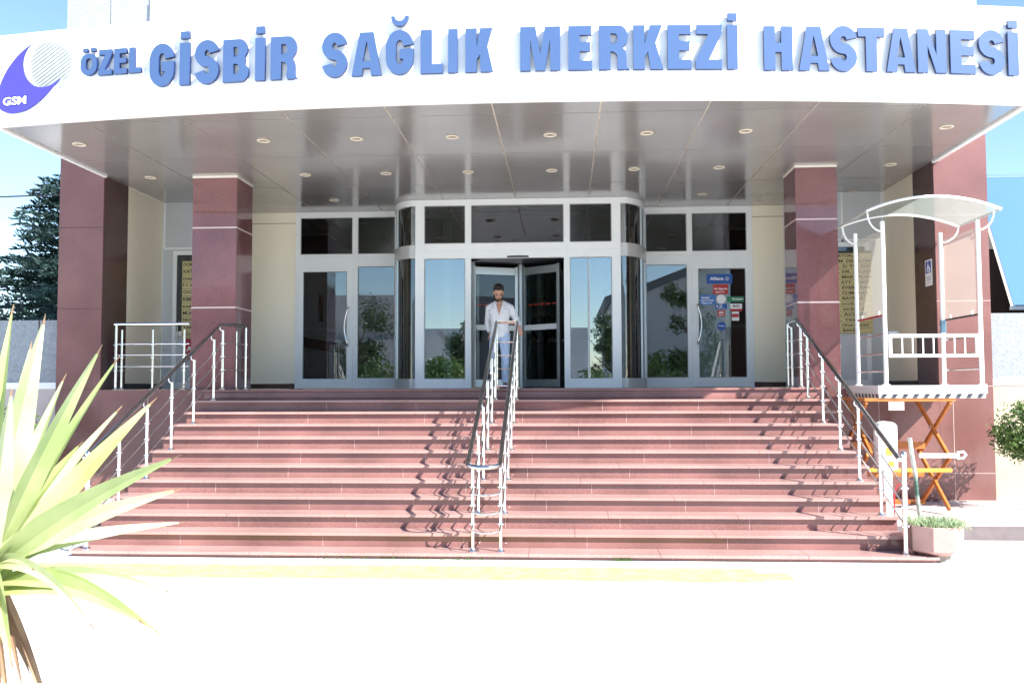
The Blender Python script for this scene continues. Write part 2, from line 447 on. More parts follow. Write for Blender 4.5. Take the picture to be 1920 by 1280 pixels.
P('back_return', 'panel_grey', -6.0, -5.93, 15.5, YF, ZL+.001, ZS, B); P('back_return', 'panel_grey', 4.03, 4.1, 15.5, YF, ZL+.001, ZS, B)
for x0, x1 in ((-5.93, -5.068), (3.47, 4.03)):
    q = P('beige_panel', 'panel_beige', x0, x1, YF, YF+.12, ZL+.10, ZS-.001, B)
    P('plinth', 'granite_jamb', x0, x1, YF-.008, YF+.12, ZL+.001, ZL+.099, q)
    mb = MB().box(x0, x1, YF-.004, YF, 4.96, 4.968); mb.build('panel_joint', 'joint_dark', q)

# soffit panels with open light joints
def soffit():
    mb = MB(); xs = [XL] + [-.83+1.28*i for i in range(-4, 5)] + [XR]
    xs = [x for x in xs]; ys = [None, 10.62, 12.42, 14.33, YF]
    for i in range(len(xs)-1):
        for j in range(len(ys)-1):
            a, b = xs[i]+.009, xs[i+1]-.009
            y0a = fy(a)+.0 if ys[j] is None else ys[j]+.009; y0b = fy(b) if ys[j] is None else ys[j]+.009; y1 = ys[j+1]-.009
            z = ZS
            mb.add([(a, y0a, z), (b, y0b, z), (b, y1, z), (a, y1, z), (a, y0a, z+.01), (b, y0b, z+.01), (b, y1, z+.01), (a, y1, z+.01)],
                   [(0, 3, 2, 1), (4, 5, 6, 7), (0, 1, 5, 4), (1, 2, 6, 5), (2, 3, 7, 6), (3, 0, 4, 7)])
    mb.cur = 1
    n = 24; vs = []
    for i in range(n+1):
        x = XL+(XR-XL)*i/n; vs += [(x, fy(x), ZS+.012), (x, YF+.1, ZS+.012), (x, fy(x), ZS+.03), (x, YF+.1, ZS+.03)]
    fs = []
    for i in range(n):
        a = 4*i; fs += [(a, a+1, a+5, a+4), (a+2, a+6, a+7, a+3)]
    mb.add(vs, fs)
    return mb.build('soffit', ['soffit_metal', 'soffit_joint'], B)
sf = soffit()
# fascia (curved in plan), canopy roof, end faces
mb = MB(); n = 48; vs = []; fs = []
for i in range(n+1):
    x = XL-.02+(XR-XL+.04)*i/n; y = fy(x)
    for (dy, z) in ((-.06, ZS-.02), (-.06, 6.29), (.06, 6.29), (.06, ZS-.02)): vs.append((x, y+dy, z))
for i in range(n):
    for j in range(4): fs.append((4*i+j, 4*i+(j+1) % 4, 4*i+4+(j+1) % 4, 4*i+4+j))
fs += [(0, 1, 2, 3), (4*n+3, 4*n+2, 4*n+1, 4*n)]
mb.add(vs, fs); mb.build('fascia', 'fascia_white', B)
mb = MB(); vs = []; fs = []
for i in range(n+1):
    x = XL+(XR-XL)*i/n; vs += [(x, fy(x)+.061, 5.5), (x, 13.299, 5.5), (x, fy(x)+.061, 6.2), (x, 13.299, 6.2)]
for i in range(n): a = 4*i; fs += [(a, a+1, a+5, a+4), (a+2, a+6, a+7, a+3)]
mb.add(vs, fs); mb.build('canopy_roof', 'white_render', B)
for x in (XL, XR-.05):
    mb = MB(); y0 = fy(x)+.062; mb.box(x, x+.05, y0, YP-.002, ZS-.03, 6.29); mb.build('canopy_side', 'fascia_white', B)
mb = MB(); mb.box(XR+.002, XR+.05, fy(XR)+.1, YP-.01, ZS-.01, ZS+.05); mb.box(XR+.002, XR+.10, fy(XR)+.1, YP-.01, ZS+.09, ZS+.16)
mb.cur = 1; mb.box(XR+.002, XR+.075, fy(XR)+.1, YP-.01, ZS+.052, ZS+.088); mb.build('gutter', ['frame_white', 'red_panel'], B)
# upper storey
wallbox('side_cladding', 'stucco_grey', -7.85, -6.47, YP+.06, 15, 7.2, 12, vx=[(-7.14, 7.2, 12)], jw=.01)
P('upper_wall', 'white_render', -6.469, 6.16, YP, 15, 6.2, 7.97, B)
P('upper_wall', 'white_render', -6.469, 6.16, YP+.02, 15, 7.971, 12, B)
P('upper_wall_roof', 'white_render', -7.86, 6.2, 14.06, 24, 5.3, 7.19, B)
# windows of the upper storey, only their sills low edge seen
for x0, x1 in ((-4.72, -2.5), (.65, 2.25)):
    f = MB(); z0 = 7.88 if x0 < 0 else 7.76
    f.box(x0, x1, YP-.03, YP-.001, z0-.03, z0).box(x0, x0+.04, YP-.03, YP-.001, z0, 9).box(x1-.04, x1, YP-.03, YP-.001, z0, 9)
    ff = f.build('window', 'frame_white', B); P('pane', 'mirror_glass', x0+.04, x1-.04, YP-.015, YP-.002, z0, 9, ff)
# side wings of the building
def wing(x0, x1, zt, low, sgn):
    P('wing_wall', 'stucco_grey', x0, x1, 13.62, 14.0, 1.95, zt, B)
    P('wing_band', 'white_render', x0, x1, 13.60, 14.0, 1.85, 1.949, B)
    P('wing_base', low, x0, x1, 13.61, 14.0, .1, 1.849, B)
    j = MB()
    for x in ((-8.35, -9.9) if sgn < 0 else (7.6,)): j.box(x-.005, x+.005, 13.607, 13.621, 1.95, zt)
    j.box(x0, x1, 13.607, 13.62, .86, .868); j.build('wing_joint', 'joint_dark', B)
wing(-13, -7.871, 2.94, 'stucco_beige', -1)
wing(6.236, 11, 2.93, 'stucco_cream', 1)
for x0, x1 in ((-13, -7.2), (5.4, 11)):
    P('wing_plinth', 'slab', x0, x1, 13.2, 13.62, .02, .19, B, bevel=.01)

# slanted glass wing beyond the right pier
G = thing('slanted_glass_wing', 'neighbouring wing with big slanted blue mirror glass above the stucco wall', 'building', (9, 15, 0))
mb = MB(); mb.add([(6.79, 14.9, 5.28), (7.05, 14.3, 3.11), (13, 14.3, 3.11), (13, 14.9, 5.28)], [(0, 1, 2, 3)])
mb.add([(6.79, 14.94, 5.28), (7.05, 14.34, 3.11), (13, 14.34, 3.11), (13, 14.94, 5.28)], [(3, 2, 1, 0)])
gl = mb.build('glass_pane', 'mirror_glass', G)
mb = MB(); mb.beam((6.78, 14.9, 5.29), (7.04, 14.3, 3.09), .03, .05).beam((7.0, 14.3, 3.06), (13, 14.3, 3.06), .05, .06).beam((6.76, 14.9, 5.30), (13, 14.9, 5.30), .03, .04)
mb.build('glass_frame', 'steel_dark', G, bevel=.003)
P('back_wall', 'joint_dark', 6.5, 13, 15.4, 15.6, 2.9, 4.16, G); P('white_band', 'white_render', 6.5, 13, 15.38, 15.6, 4.161, 4.75, G)
P('sill', 'rubber', 6.236, 13, 14.0, 15.4, 2.85, 2.95, G)

# ------------------------------------------------------------------ glazing
def win(name, x0, x1, z0, z1, Y, l, r, t, b, dp=.08, m='frame_white', g='glass', pane=True, parent=B):
    mb = MB()
    if l: mb.box(x0, x0+l, Y, Y+dp, z0, z1)
    if r: mb.box(x1-r, x1, Y, Y+dp, z0, z1)
    if t: mb.box(x0+l, x1-r, Y, Y+dp, z1-t, z1)
    if b: mb.box(x0+l, x1-r, Y, Y+dp, z0, z0+b)
    mb.cur = 1; gk = .012                                # black glazing gasket
    a, c, e, f = x0+l, x1-r, z0+b, z1-t
    if pane:
        for q in ((a, a+gk, e, f), (c-gk, c, e, f), (a+gk, c-gk, f-gk, f), (a+gk, c-gk, e, e+gk)):
            mb.box(q[0], q[1], Y+.012, Y+.05, q[2], q[3])
    o = mb.build(name, [m, 'rubber'], parent, bevel=.003)
    if pane: P('pane', g, a+.005, c-.005, Y+.03, Y+.034, e+.005, f-.005, o)
    return o
zt = 4.30
win('transom_window', -5.067, -3.925, zt, ZS-.001, YF, .092, .052, .105, .064, g='glass_dark')
win('transom_window', -3.924, -3.116, zt, ZS-.001, YF, .05, .05, .105, .064, g='glass_dark')
win('fixed_window', -3.924, -3.116, ZL+.001, zt-.001, YF, .05, .05, .17, .19)
win('door_frame', -5.067, -3.925, ZL+.001, zt-.001, YF, .05, .03, .20, .0, pane=False)
dl = win('glass_door', -5.016, -3.956, ZL+.01, zt-.202, YF-.012, .10, .12, .06, .17, dp=.06)
win('transom_window', 1.481, 2.32, zt-.03, ZS-.001, YF, .04, .045, .12, .07, g='glass_dark')
win('transom_window', 2.321, 3.468, zt-.03, ZS-.001, YF, .05, .10, .12, .07, g='glass_dark')
win('fixed_window', 1.481, 2.32, ZL+.001, zt-.031, YF, .04, .045, .17, .18)
win('door_frame', 2.321, 3.468, ZL+.001, zt-.031, YF, .03, .06, .19, .0, pane=False)
dr = win('glass_door', 2.352, 3.407, ZL+.01, zt-.222, YF-.012, .12, .07, .06, .17, dp=.06)
for o, x, s in ((dl, -4.03, -1), (dr, 2.44, 1)):
    pts = [(x, YF-.03, 2.62), (x+s*.01, YF-.07, 2.64)]+[(x+s*(.01+.065*math.sin(math.pi*i/10)), YF-.085, 2.66+.66*i/10) for i in range(11)]+[(x+s*.01, YF-.07, 3.34), (x, YF-.03, 3.36)]
    MB().tube(pts, .015, 10).build('handle', 'steel', o, smooth=True)
# front of the bay
win('bay_window', -2.62, -1.68, ZL+.001, 4.25, YB, .16, .05, .13, .163, dp=.1, g='bay_glass')
win('bay_window', .06, 1.0, ZL+.001, 4.25, YB, .05, .155, .13, .163, dp=.1, g='bay_glass')
win('bay_transom', -2.62, -1.68, 4.251, ZS-.002, YB, .16, .05, .105, .134, dp=.1, g='glass_dark')
win('bay_transom', -1.679, .059, 4.251, ZS-.002, YB, .05, .05, .105, .134, dp=.1, g='glass_dark')
win('bay_transom', .06, 1.0, 4.251, ZS-.002, YB, .05, .155, .105, .134, dp=.1, g='glass_dark')
mb = MB(); mb.box(-1.679, -1.629, YB, YB+.1, ZL+.001, 4.25).box(.009, .059, YB, YB+.1, ZL+.001, 4.25).box(-1.629, .009, YB, YB+.1, 4.12, 4.25)
mb.build('door_portal', 'frame_white', B, bevel=.003)
# rounded flanks of the bay
def flank(cx, s):
    pts = []
    n = 14
    for i in range(n+1):
        a = math.pi/2*i/n; pts.append((cx+s*.49*math.sin(a), YB+.02+.93*(1-math.cos(a))))
    def band(z0, z1, th, m, name, par, off=0):
        mb = MB(); vs = []; fs = []
        for i, (x, y) in enumerate(pts):
            a = math.pi/2*i/n; nx, nyy = s*math.sin(a), -math.cos(a)
            for o2, z in ((off, z0), (off, z1), (off-th, z1), (off-th, z0)): vs.append((x+nx*o2, y+nyy*o2, z))
        for i in range(n):
            for j in range(4): fs.append((4*i+j, 4*i+(j+1) % 4, 4*i+4+(j+1) % 4, 4*i+4+j))
        fs += [(0, 1, 2, 3), (4*n+3, 4*n+2, 4*n+1, 4*n)]
        return mb.add(vs, fs).build(name, m, par, smooth=True)
    f = band(ZL+.001, 2.0, .08, 'frame_grey', 'curved_frame', B, .02)
    band(4.13, 4.36, .08, 'frame_grey', 'curved_band', f, .03); band(5.06, ZS-.002, .08, 'frame_white', 'curved_head', f, .02)
    band(2.0, 4.13, .012, 'glass_curved', 'curved_pane', f, -.02); band(4.36, 5.06, .012, 'glass_curved', 'curved_pane', f, -.02)
    m = MB()
    for i in (8, n-1):
        x, y = pts[i]; m.box(x-.02, x+.02, y-.02, y+.02, 2.0, 4.13); m.box(x-.02, x+.02, y-.02, y+.02, 4.361, 5.059)
    m.build('mullion', 'aluminium', f, bevel=.004)
flank(-2.62, -1); flank(1.0, 1)
# ceiling of the drum, revolving door
D = thing('revolving_door', 'glass revolving door with aluminium wings in the middle of the entrance', 'revolving door', (-.8, YF, ZL))
mb = MB(); mb.lathe([(1.0, 0), (1.0, .03)], (-.80, YF+.03, 4.125), 40); mb.build('drum_ceiling', 'black_plastic', D)
mb = MB(); mb.lathe([(1.0, 0), (1.0, .006)], (-.80, YF+.03, ZL+.001), 40); mb.build('floor_disc', 'room_floor', D)
C = Vector((-.80, YF+.03, 0))
MB().lathe([(.06, 0), (.06, 2.28)], (C.x, C.y, ZL+.01), 16).build('centre_post', 'aluminium', D, smooth=True)
for ang in (-38, 82, 200):
    d = Vector((math.cos(R(ang)), math.sin(R(ang)), 0))
    def q(r, z): return C+d*r+Vector((0, 0, z))
    mb = MB()
    mb.beam(q(.09, ZL+.02), q(.09, 4.08), .05, .06, up=d).beam(q(.90, ZL+.02), q(.90, 4.08), .05, .06, up=d)
    mb.beam(q(.12, 3.99), q(.87, 3.99), .05, .14).beam(q(.12, ZL+.09), q(.87, ZL+.09), .05, .14)
    wg = mb.build('wing', 'aluminium', D, bevel=.004)
    MB().beam(q(.12, 2.94), q(.87, 2.94), .09, .10).build('push_bar', 'frame_white', wg, bevel=.01)
    MB().beam(q(.12, 2.95), q(.87, 2.95), .008, 1.94).build('wing_glass', 'wing_glass', wg)
    MB().beam(q(.935, ZL+.02), q(.935, 4.08), .02, .02, up=d).build('brush', 'rubber', wg)
    t = MB(); k = .2
    while k < .82: t.beam(q(k, 3.36), q(k+.09, 3.36), .012, .022); k += .14
    t.build('red_marking', 'sticker_red', wg)
for a0, a1 in ((150, 212), (-32, 30)):
    mb = MB(); vs = []; fs = []; n = 12
    for i in range(n+1):
        a = R(a0+(a1-a0)*i/n); x = C.x+.985*math.cos(a); y = C.y+.985*math.sin(a); vs += [(x, y, ZL+.01), (x, y, 4.12)]
    for i in range(n): fs.append((2*i, 2*i+2, 2*i+3, 2*i+1))
    w_ = MB().add(vs, fs).build('drum_wall', 'glass_curved', D, smooth=True)
    m = MB()
    for i in (0, n):
        x, y, _ = vs[2*i]; m.box(x-.03, x+.03, y-.03, y+.03, ZL+.01, 4.12)
    m.build('drum_post', 'frame_grey', w_, bevel=.004)

# ------------------------------------------------------------------ interior of the lobby
P('lobby_floor', 'room_floor', -5.2, 3.6, YF+.121, 23, ZL-.1, ZL-.002, B)
P('lobby_ceiling', 'room_ceiling', -5.2, 3.6, YF+.121, 23, 5.05, 5.14, B)
P('lobby_back', 'room_wall_dimmed', -5.2, 3.6, 23, 23.1, ZL, 5.05, B)
lw = P('lobby_wall', 'room_wall_brightened', -5.2, -4.99, YF+.121, 23, ZL, 5.05, B)
P('dado_rail', 'granite_jamb', -4.989, -4.97, YF+.13, 22.9, 2.62, 2.82, lw)
P('wall_switch', 'white_paint', -4.989, -4.975, 19.0, 19.1, 2.18, 2.32, lw)
P('picture', 'black_plastic', -4.989, -4.96, 17.75, 17.98, 3.2, 3.75, lw)
mb = MB(); vs = [(-4.965, 18.75+.42*math.cos(2*math.pi*i/32), 3.42+.55*math.sin(2*math.pi*i/32)) for i in range(32)]
mb.add(vs, [tuple(range(32))]); mb.add([(-4.985, y, z) for _, y, z in vs], [tuple(range(31, -1, -1))]); mb.f += [(i, (i+1) % 32, 32+(i+1) % 32, 32+i) for i in range(32)]; mb.mi += [0]*32
mb.build('oval_mirror', 'black_plastic', lw)
P('lobby_wall', 'room_wall_dimmed', 3.42, 3.6, YF+.121, 23, ZL, 5.05, B)
P('lobby_partition', 'white_paint', 2.45, 3.12, 16.95, 17.05, ZL, 4.9, B); P('lobby_partition', 'room_wall_dimmed', -3.5, -2.2, 19.2, 19.3, ZL, 5.05, B)
P('lobby_upright', 'panel_grey', .55, .80, 17.6, 17.9, ZL, 5.05, B); P('lobby_upright', 'white_paint', -2.32, -2.17, 16.9, 17.05, ZL, 5.05, B)  # white upright is added to imitate the posts' reflection in the bay glass
K = thing('reception_desk', 'dark reception desk inside the lobby behind the revolving door', 'desk', (-.2, 20, ZL))
mb = MB().box(-1.5, 1.2, 19.6, 19.68, ZL, 2.85); mb.build('front_panel', 'dark_wood', K); P('desk_top', 'panel_grey', -1.6, 1.3, 19.5, 20.2, 2.851, 2.9, K, .01)

# ------------------------------------------------------------------ sign letters
def stroke(path, t):
    Pn = [Vector(p) for p in path]; L = []; Rr = []; m = len(Pn)
    for i, p in enumerate(Pn):
        if i == 0: d0 = d1 = (Pn[1]-p).normalized()
        elif i == m-1: d0 = d1 = (p-Pn[i-1]).normalized()
        else: d0 = (p-Pn[i-1]).normalized(); d1 = (Pn[i+1]-p).normalized()
        n0 = Vector((-d0.y, d0.x)); n1 = Vector((-d1.y, d1.x)); b = (n0+n1).normalized()
        k = 1/max(.45, b.dot(n0)); L.append(p+b*t/2*k); Rr.append(p-b*t/2*k)
    return [tuple(q) for q in L]+[tuple(q) for q in reversed(Rr)]
def arc(cx, cy, rx, ry, a0, a1, n=12):
    return [(cx+rx*math.cos(R(a0+(a1-a0)*i/n)), cy+ry*math.sin(R(a0+(a1-a0)*i/n))) for i in range(n+1)]
def glyph(c, W, t):
    h = t*.82
    if c == 'I': return [[(0, 0), (W, 0), (W, 1), (0, 1)]]
    if c == 'L': return [[(0, 0), (W, 0), (W, h), (t, h), (t, 1), (0, 1)]]
    if c == 'T': return [[(W/2-t/2, 0), (W/2+t/2, 0), (W/2+t/2, 1-h), (W, 1-h), (W, 1), (0, 1), (0, 1-h), (W/2-t/2, 1-h)]]
    if c == 'E': return [[(0, 0), (W, 0), (W, h), (t, h), (t, .42), (W*.93, .42), (W*.93, .42+h), (t, .42+h), (t, 1-h), (W*.98, 1-h), (W*.98, 1), (0, 1)]]
    if c == 'H': return [[(0, 0), (t, 0), (t, .41), (W-t, .41), (W-t, 0), (W, 0), (W, 1), (W-t, 1), (W-t, .41+h), (t, .41+h), (t, 1), (0, 1)]]
    if c == 'Z': return [[(0, 0), (W, 0), (W, h), (t*1.15, h), (W, 1-h*.95), (W, 1), (.02, 1), (.02, 1-h), (W-t*1.2, 1-h), (0, h*.95)]]
    if c == 'N': return [[(0, 0), (t*.9, 0), (t*.9, .62), (W-t*.95, 0), (W, 0), (W, 1), (W-t*.9, 1), (W-t*.9, .40), (t*.95, 1), (0, 1)]]
    if c == 'M': return [[(0, 0), (t*.9, 0), (t*.9, .70), (W*.5-t*.42, 0), (W*.5+t*.42, 0), (W-t*.9, .70), (W-t*.9, 0), (W, 0), (W, 1), (W-t*1.35, 1), (W*.5, .36), (t*1.35, 1), (0, 1)]]
    if c == 'K': return [[(0, 0), (t, 0), (t, .27), (t+.075, .40), (W-t*1.12, 0), (W, 0), (t+.24, .60), (W-.02, 1), (W-t*1.15, 1), (t, .56), (t, 1), (0, 1)]]
    if c == 'A': return [[(0, 0), (t*.92, 0), (t*1.02, .17), (W-t*1.02, .17), (W-t*.92, 0), (W, 0), (W*.5+t*.62, 1), (W*.5-t*.62, 1)],
                         [(W*.5-.095, .33), (W*.5+.095, .33), (W*.5, .80)]]
    if c == 'O': return [arc(W/2, 1-W/2, W/2, W/2, 0, 180)+arc(W/2, W/2, W/2, W/2, 180, 360),
                         arc(W/2, 1-W/2, W/2-t*.9, W/2-h, 0, 180, 8)+arc(W/2, W/2, W/2-t*.9, W/2-h, 180, 360, 8)]
    if c == 'S':
        rx = W/2-t/2; v = (1-t*.86)/4; lo = t*.43
        p = arc(W/2, lo+3*v, rx, v, 8, 180)+arc(W/2, lo+3*v, rx, v*1.0, 180, 262, 6)[1:]+arc(W/2, lo+v, rx, v*1.0, 82, 0, 6)+arc(W/2, lo+v, rx, v, 0, -172)[1:]
        return [stroke(p, t*.93)]
    if c == 'G':
        rx = W/2-t*.48; ry = .25; lo = t*.45
        p = arc(W/2, 1-lo-ry, rx, ry, 4, 180)+arc(W/2, lo+ry, rx, ry, 180, 352)+[(W-t*.48, .46), (W*.50, .46)]
        return [stroke(p, t*.9)]
    if c in 'BR':
        o = [(0, 0)]
        hole1 = [(t, .58), (W-t*1.25, .58)]+arc(W-t*1.25, .70, t*.28, .12, -90, 90, 6)+[(t, .82)]
        if c == 'B':
            o += [(W-.20, 0)]+arc(W-.20, .22, .20, .22, -90, 60, 8)+[(W-.085, .50)]+arc(W-.22, .76, .19, .24, -50, 90, 8)+[(0, 1)]
            hole2 = [(t, .18), (W-t*1.2, .18)]+arc(W-t*1.2, .30, t*.30, .12, -90, 90, 6)+[(t, .42)]
            hole1 = [(t, .59), (W-t*1.25, .59)]+arc(W-t*1.25, .705, t*.28, .115, -90, 90, 6)+[(t, .82)]
            return [o, hole1, hole2]
        o += [(t, 0), (t, .41), (W*.40, .41)]+arc(W*.40, .27, W*.22, .14, 90, 0, 5)+[(W-t*1.05, .08), (W-t*.98, 0), (W+.01, 0), (W-.05, .06), (W-.055, .30), (W-.08, .42), (W-.14, .50)]+arc(W-.22, .74, .20, .26, -50, 90, 8)+[(0, 1)]
        return [o, hole1]
SIGN = thing('hospital_sign', 'raised blue capitals naming the hospital across the white canopy fascia', 'sign', (-.8, fy(-.8)-.06, 5.46))
def letter(c, x0, x1, z0, z1, name='letter', dot=None, tw=.113, front='letter_blue', side='letter_side', off=.02, th=.045, parent=None):
    H = z1-z0; W = (x1-x0)/H
    loops = glyph(c, W, min(tw/H, W)) if c != 'I' else glyph('I', W, W)
    if dot == 'i': loops.append([(W*.06, 1.10), (W*.94, 1.10), (W*.94, 1.27), (W*.06, 1.27)])
    if dot == 'oo':
        loops += [[(W*.12, 1.08), (W*.42, 1.08), (W*.42, 1.24), (W*.12, 1.24)], [(W*.60, 1.08), (W*.90, 1.08), (W*.90, 1.24), (W*.60, 1.24)]]
    if dot == 'u': loops.append([(W*.18, 1.32)]+[(W*.5+W*.32*math.cos(R(a)), 1.32-.23*math.sin(R(a-180))) for a in range(190, 351, 16)]+[(W*.82, 1.32), (W*.68, 1.32)]+[(W*.5+W*.18*math.cos(R(a)), 1.32-.11*math.sin(R(a-180))) for a in range(350, 189, -16)]+[(W*.32, 1.32)])
    extrude(loops, x0, z0, H, name, front, side, off, th, parent or SIGN)
def extrude(loops, x0, z0, H, name, front, side, off, th, parent, bev=.003):
    cu = bpy.data.curves.new('c', 'CURVE'); cu.dimensions = '2D'; cu.fill_mode = 'BOTH'; cu.extrude = .5
    for lp in loops:
        sp = cu.splines.new('POLY'); sp.points.add(len(lp)-1); sp.use_cyclic_u = True
        for i, p in enumerate(lp): sp.points[i].co = (p[0], p[1], 0, 1)
    t = bpy.data.objects.new('c', cu); col.objects.link(t); bpy.context.view_layer.update()
    me = bpy.data.meshes.new_from_object(t); bpy.data.objects.remove(t)
    me.materials.clear(); me.materials.append(MATS[front]); me.materials.append(MATS[side])
    for v in me.vertices:
        x = x0+v.co.x*H; z = z0+v.co.y*H; y = fy(x)-.06-off-(th if v.co.z > 0 else 0)
        v.co = (x, y, z)
    bm = bmesh.new(); bm.from_mesh(me); bmesh.ops.recalc_face_normals(bm, faces=bm.faces); bm.to_mesh(me); bm.free()
    for p in me.polygons: p.material_index = 0 if abs(p.normal.y) > .7 else 1
    me.name = name; o = bpy.data.objects.new(name, me); col.objects.link(o); return setp(o, parent)
LET = [('O',-5.87,-5.65,5.66,5.93,'oo'),('Z',-5.63,-5.45,5.65,5.96,0),('E',-5.42,-5.25,5.65,5.96,0),('L',-5.22,-5.06,5.65,5.96,0),
('G',-4.95,-4.63,5.46,5.98,0),('I',-4.56,-4.43,5.46,5.97,'i'),('S',-4.37,-4.06,5.46,5.98,0),('B',-4.01,-3.69,5.46,5.97,0),('I',-3.61,-3.49,5.46,5.97,'i'),('R',-3.42,-3.09,5.46,5.97,0),
('S',-2.80,-2.49,5.46,5.98,0),('A',-2.44,-2.09,5.46,5.97,0),('G',-2.04,-1.71,5.46,5.98,'u'),('L',-1.63,-1.37,5.46,5.97,0),('I',-1.31,-1.20,5.46,5.97,0),('K',-1.11,-0.79,5.46,5.97,0),
('M',-0.48,-0.02,5.46,5.97,0),('E',0.07,0.34,5.46,5.97,0),('R',0.42,0.76,5.46,5.97,0),('K',0.81,1.15,5.46,5.97,0),('E',1.20,1.47,5.46,5.97,0),('Z',1.52,1.82,5.46,5.97,0),('I',1.88,2.00,5.46,5.97,'i'),
('H',2.30,2.63,5.45,5.96,0),('A',2.70,3.05,5.45,5.96,0),('S',3.06,3.38,5.45,5.97,0),('T',3.39,3.70,5.45,5.96,0),('A',3.72,4.06,5.45,5.96,0),('N',4.09,4.43,5.45,5.96,0),('E',4.48,4.78,5.45,5.96,0),('S',4.82,5.14,5.45,5.97,0),('I',5.18,5.31,5.45,5.96,'i')]
for i, (c, a, b, z0, z1, d) in enumerate(LET):
    letter(c, a, b, z0, z1, dot=d, tw=.074 if i < 4 else .130)

LOGO = thing('hospital_logo', 'purple crescent emblem with pale striped globe and white GSM lettering on the fascia', 'logo', (-6.6, fy(-6.6)-.06, 5.25))
cres = [(-6.552, 6.101), (-6.664, 6.033), (-6.745, 5.97), (-6.812, 5.901), (-6.872, 5.83), (-6.922, 5.754), (-6.962, 5.68), (-6.994, 5.604), (-7.016, 5.53), (-7.028, 5.45), (-7.022, 5.395), (-7.0, 5.348), (-6.965, 5.31), (-6.921, 5.286), (-6.88, 5.268), (-6.844, 5.258), (-6.79, 5.253), (-6.73, 5.257), (-6.665, 5.264), (-6.605, 5.279), (-6.54, 5.305), (-6.482, 5.337), (-6.42, 5.376), (-6.36, 5.421), (-6.30, 5.474), (-6.24, 5.534), (-6.138, 5.636), (-6.19, 5.60), (-6.253, 5.570), (-6.325, 5.553), (-6.4, 5.55), (-6.46, 5.562), (-6.513, 5.587), (-6.565, 5.63), (-6.603, 5.672), (-6.637, 5.733), (-6.657, 5.798), (-6.665, 5.855), (-6.663, 5.91), (-6.65, 5.965), (-6.632, 6.01), (-6.60, 6.06)]
cx_, cz_ = -6.66, 5.6
big = [((x-cx_)*1.03+cx_+.012, (z-cz_)*1.03+cz_-.018) for x, z in cres]
extrude([big], 0, 0, 1, 'backing_plate', 'ink_white', 'frame_grey', .05, .02, LOGO)
extrude([cres], 0, 0, 1, 'crescent', 'logo_purple', 'logo_edge', .071, .02, LOGO)
globe = []
gx, gz, gr = -6.30, 5.86, .315
for k in range(-7, 8):                                     # globe made of slanting pale stripes
    h = k*.042; a = math.sqrt(max(0, gr*gr-h*h))
    if a < .03: continue
    q = []
    for u, v in ((-a, h-.014), (a*.96, h-.014), (a, h+.014), (-a*.97, h+.014)):
        c_, s_ = math.cos(R(32)), math.sin(R(32)); q.append((gx+u*c_-v*s_, gz+u*s_+v*c_))
    globe.append(q)
extrude(globe, 0, 0, 1, 'globe', 'logo_globe', 'logo_globe', .02, .006, LOGO)
def gsm(bold, y, m, nm, grow):
    o = text_mesh(nm, 'GSM', -6.935-grow, -6.60+grow, 5.355-grow, 5.46+grow, 0, m, LOGO, bold=bold)
    for v in o.data.vertices: v.co.y = fy(v.co.x)-.06-y
gsm(.05, .0915, 'logo_edge', 'lettering_outline', .012); gsm(.03, .094, 'ink_white', 'lettering', 0)

# ------------------------------------------------------------------ ceiling lights
ORD = ['first', 'second', 'third', 'fourth', 'fifth', 'sixth', 'seventh', 'eighth']
proto = None
rows = [('front', 11.52, (-6.56, -4.01, -2.745, -1.46, -.165, 1.10, 2.375, 4.92)), ('middle', 13.45, (-6.49, -4.01, -2.74, -1.46, -.17, 1.085, 2.367, 4.91)), ('rear', 15.35-.02, (-4.05, 2.40, 4.95))]
def make_light(x, y):
    t = thing('ceiling_light', '', 'ceiling light', (x, y, ZS))
    MB().lathe([(.062, 0), (.085, 0), (.09, -.006), (.085, -.014), (.066, -.016), (.058, -.006), (.058, 0)], (x, y, ZS-.001), 24, cap=False).build('ring', 'ring_cream', t, smooth=True)
    MB().lathe([(.0575, .0), (.045, .004)], (x, y, ZS-.006), 24).build('lens', 'lens_brown', t)
    return t
for rn, y, xs in rows:
    for i, x in enumerate(xs):
        if proto is None: proto = o = make_light(x, y)
        else:
            o = proto.copy(); col.objects.link(o); o.location = (x, y, ZS)
            for ch in proto.children: c = ch.copy(); col.objects.link(c); c.parent = o; c.matrix_parent_inverse = ch.matrix_parent_inverse.copy()
        o['label'] = 'round recessed ceiling light, %s from the left in the %s row under the canopy' % (ORD[i], rn)
        o['category'] = 'ceiling light'; o['group'] = 'recessed lights in the canopy soffit'

# ------------------------------------------------------------------ railings
def post(x, y, z0, z1, parent, r=.019, base=True, br=None, name='post', ball=False):
    mb = MB()
    mb.tube([(x, y, z0), (x, y, z1)], r, 12)
    if base: mb.lathe([(.045, 0), (.045, .006), (.030, .02), (r+.004, .035)], (x, y, z0+.0005), 16)
    for q in (.30, .50, .70):
        mb.tube([(x-r-.012, y, z0+q), (x+r+.012, y, z0+q)], .013, 8)
    if br: mb.tube([(x, y, z1-.005), (x, y, z1-.0), (x+br*.03, y, z1), (x+br*.045, y, z1+.02), (x+br*.045, y, z1+.06)], .008, 8)
    if ball: mb.ell((x, y, z1+.03), (.035, .035, .04), 14)
    return mb.build(name, 'steel', parent, smooth=True)
def rails(parent, path, top, mids, rt=.026, rm=.008):
    MB().tube([(p[0], p[1], p[2]+top) for p in path], rt, 14).build('handrail', 'steel_dark', parent, smooth=True)
    for m in mids: MB().tube([(p[0], p[1], p[2]+m) for p in path], rm, 8).build('crossbar', 'steel', parent, smooth=True)
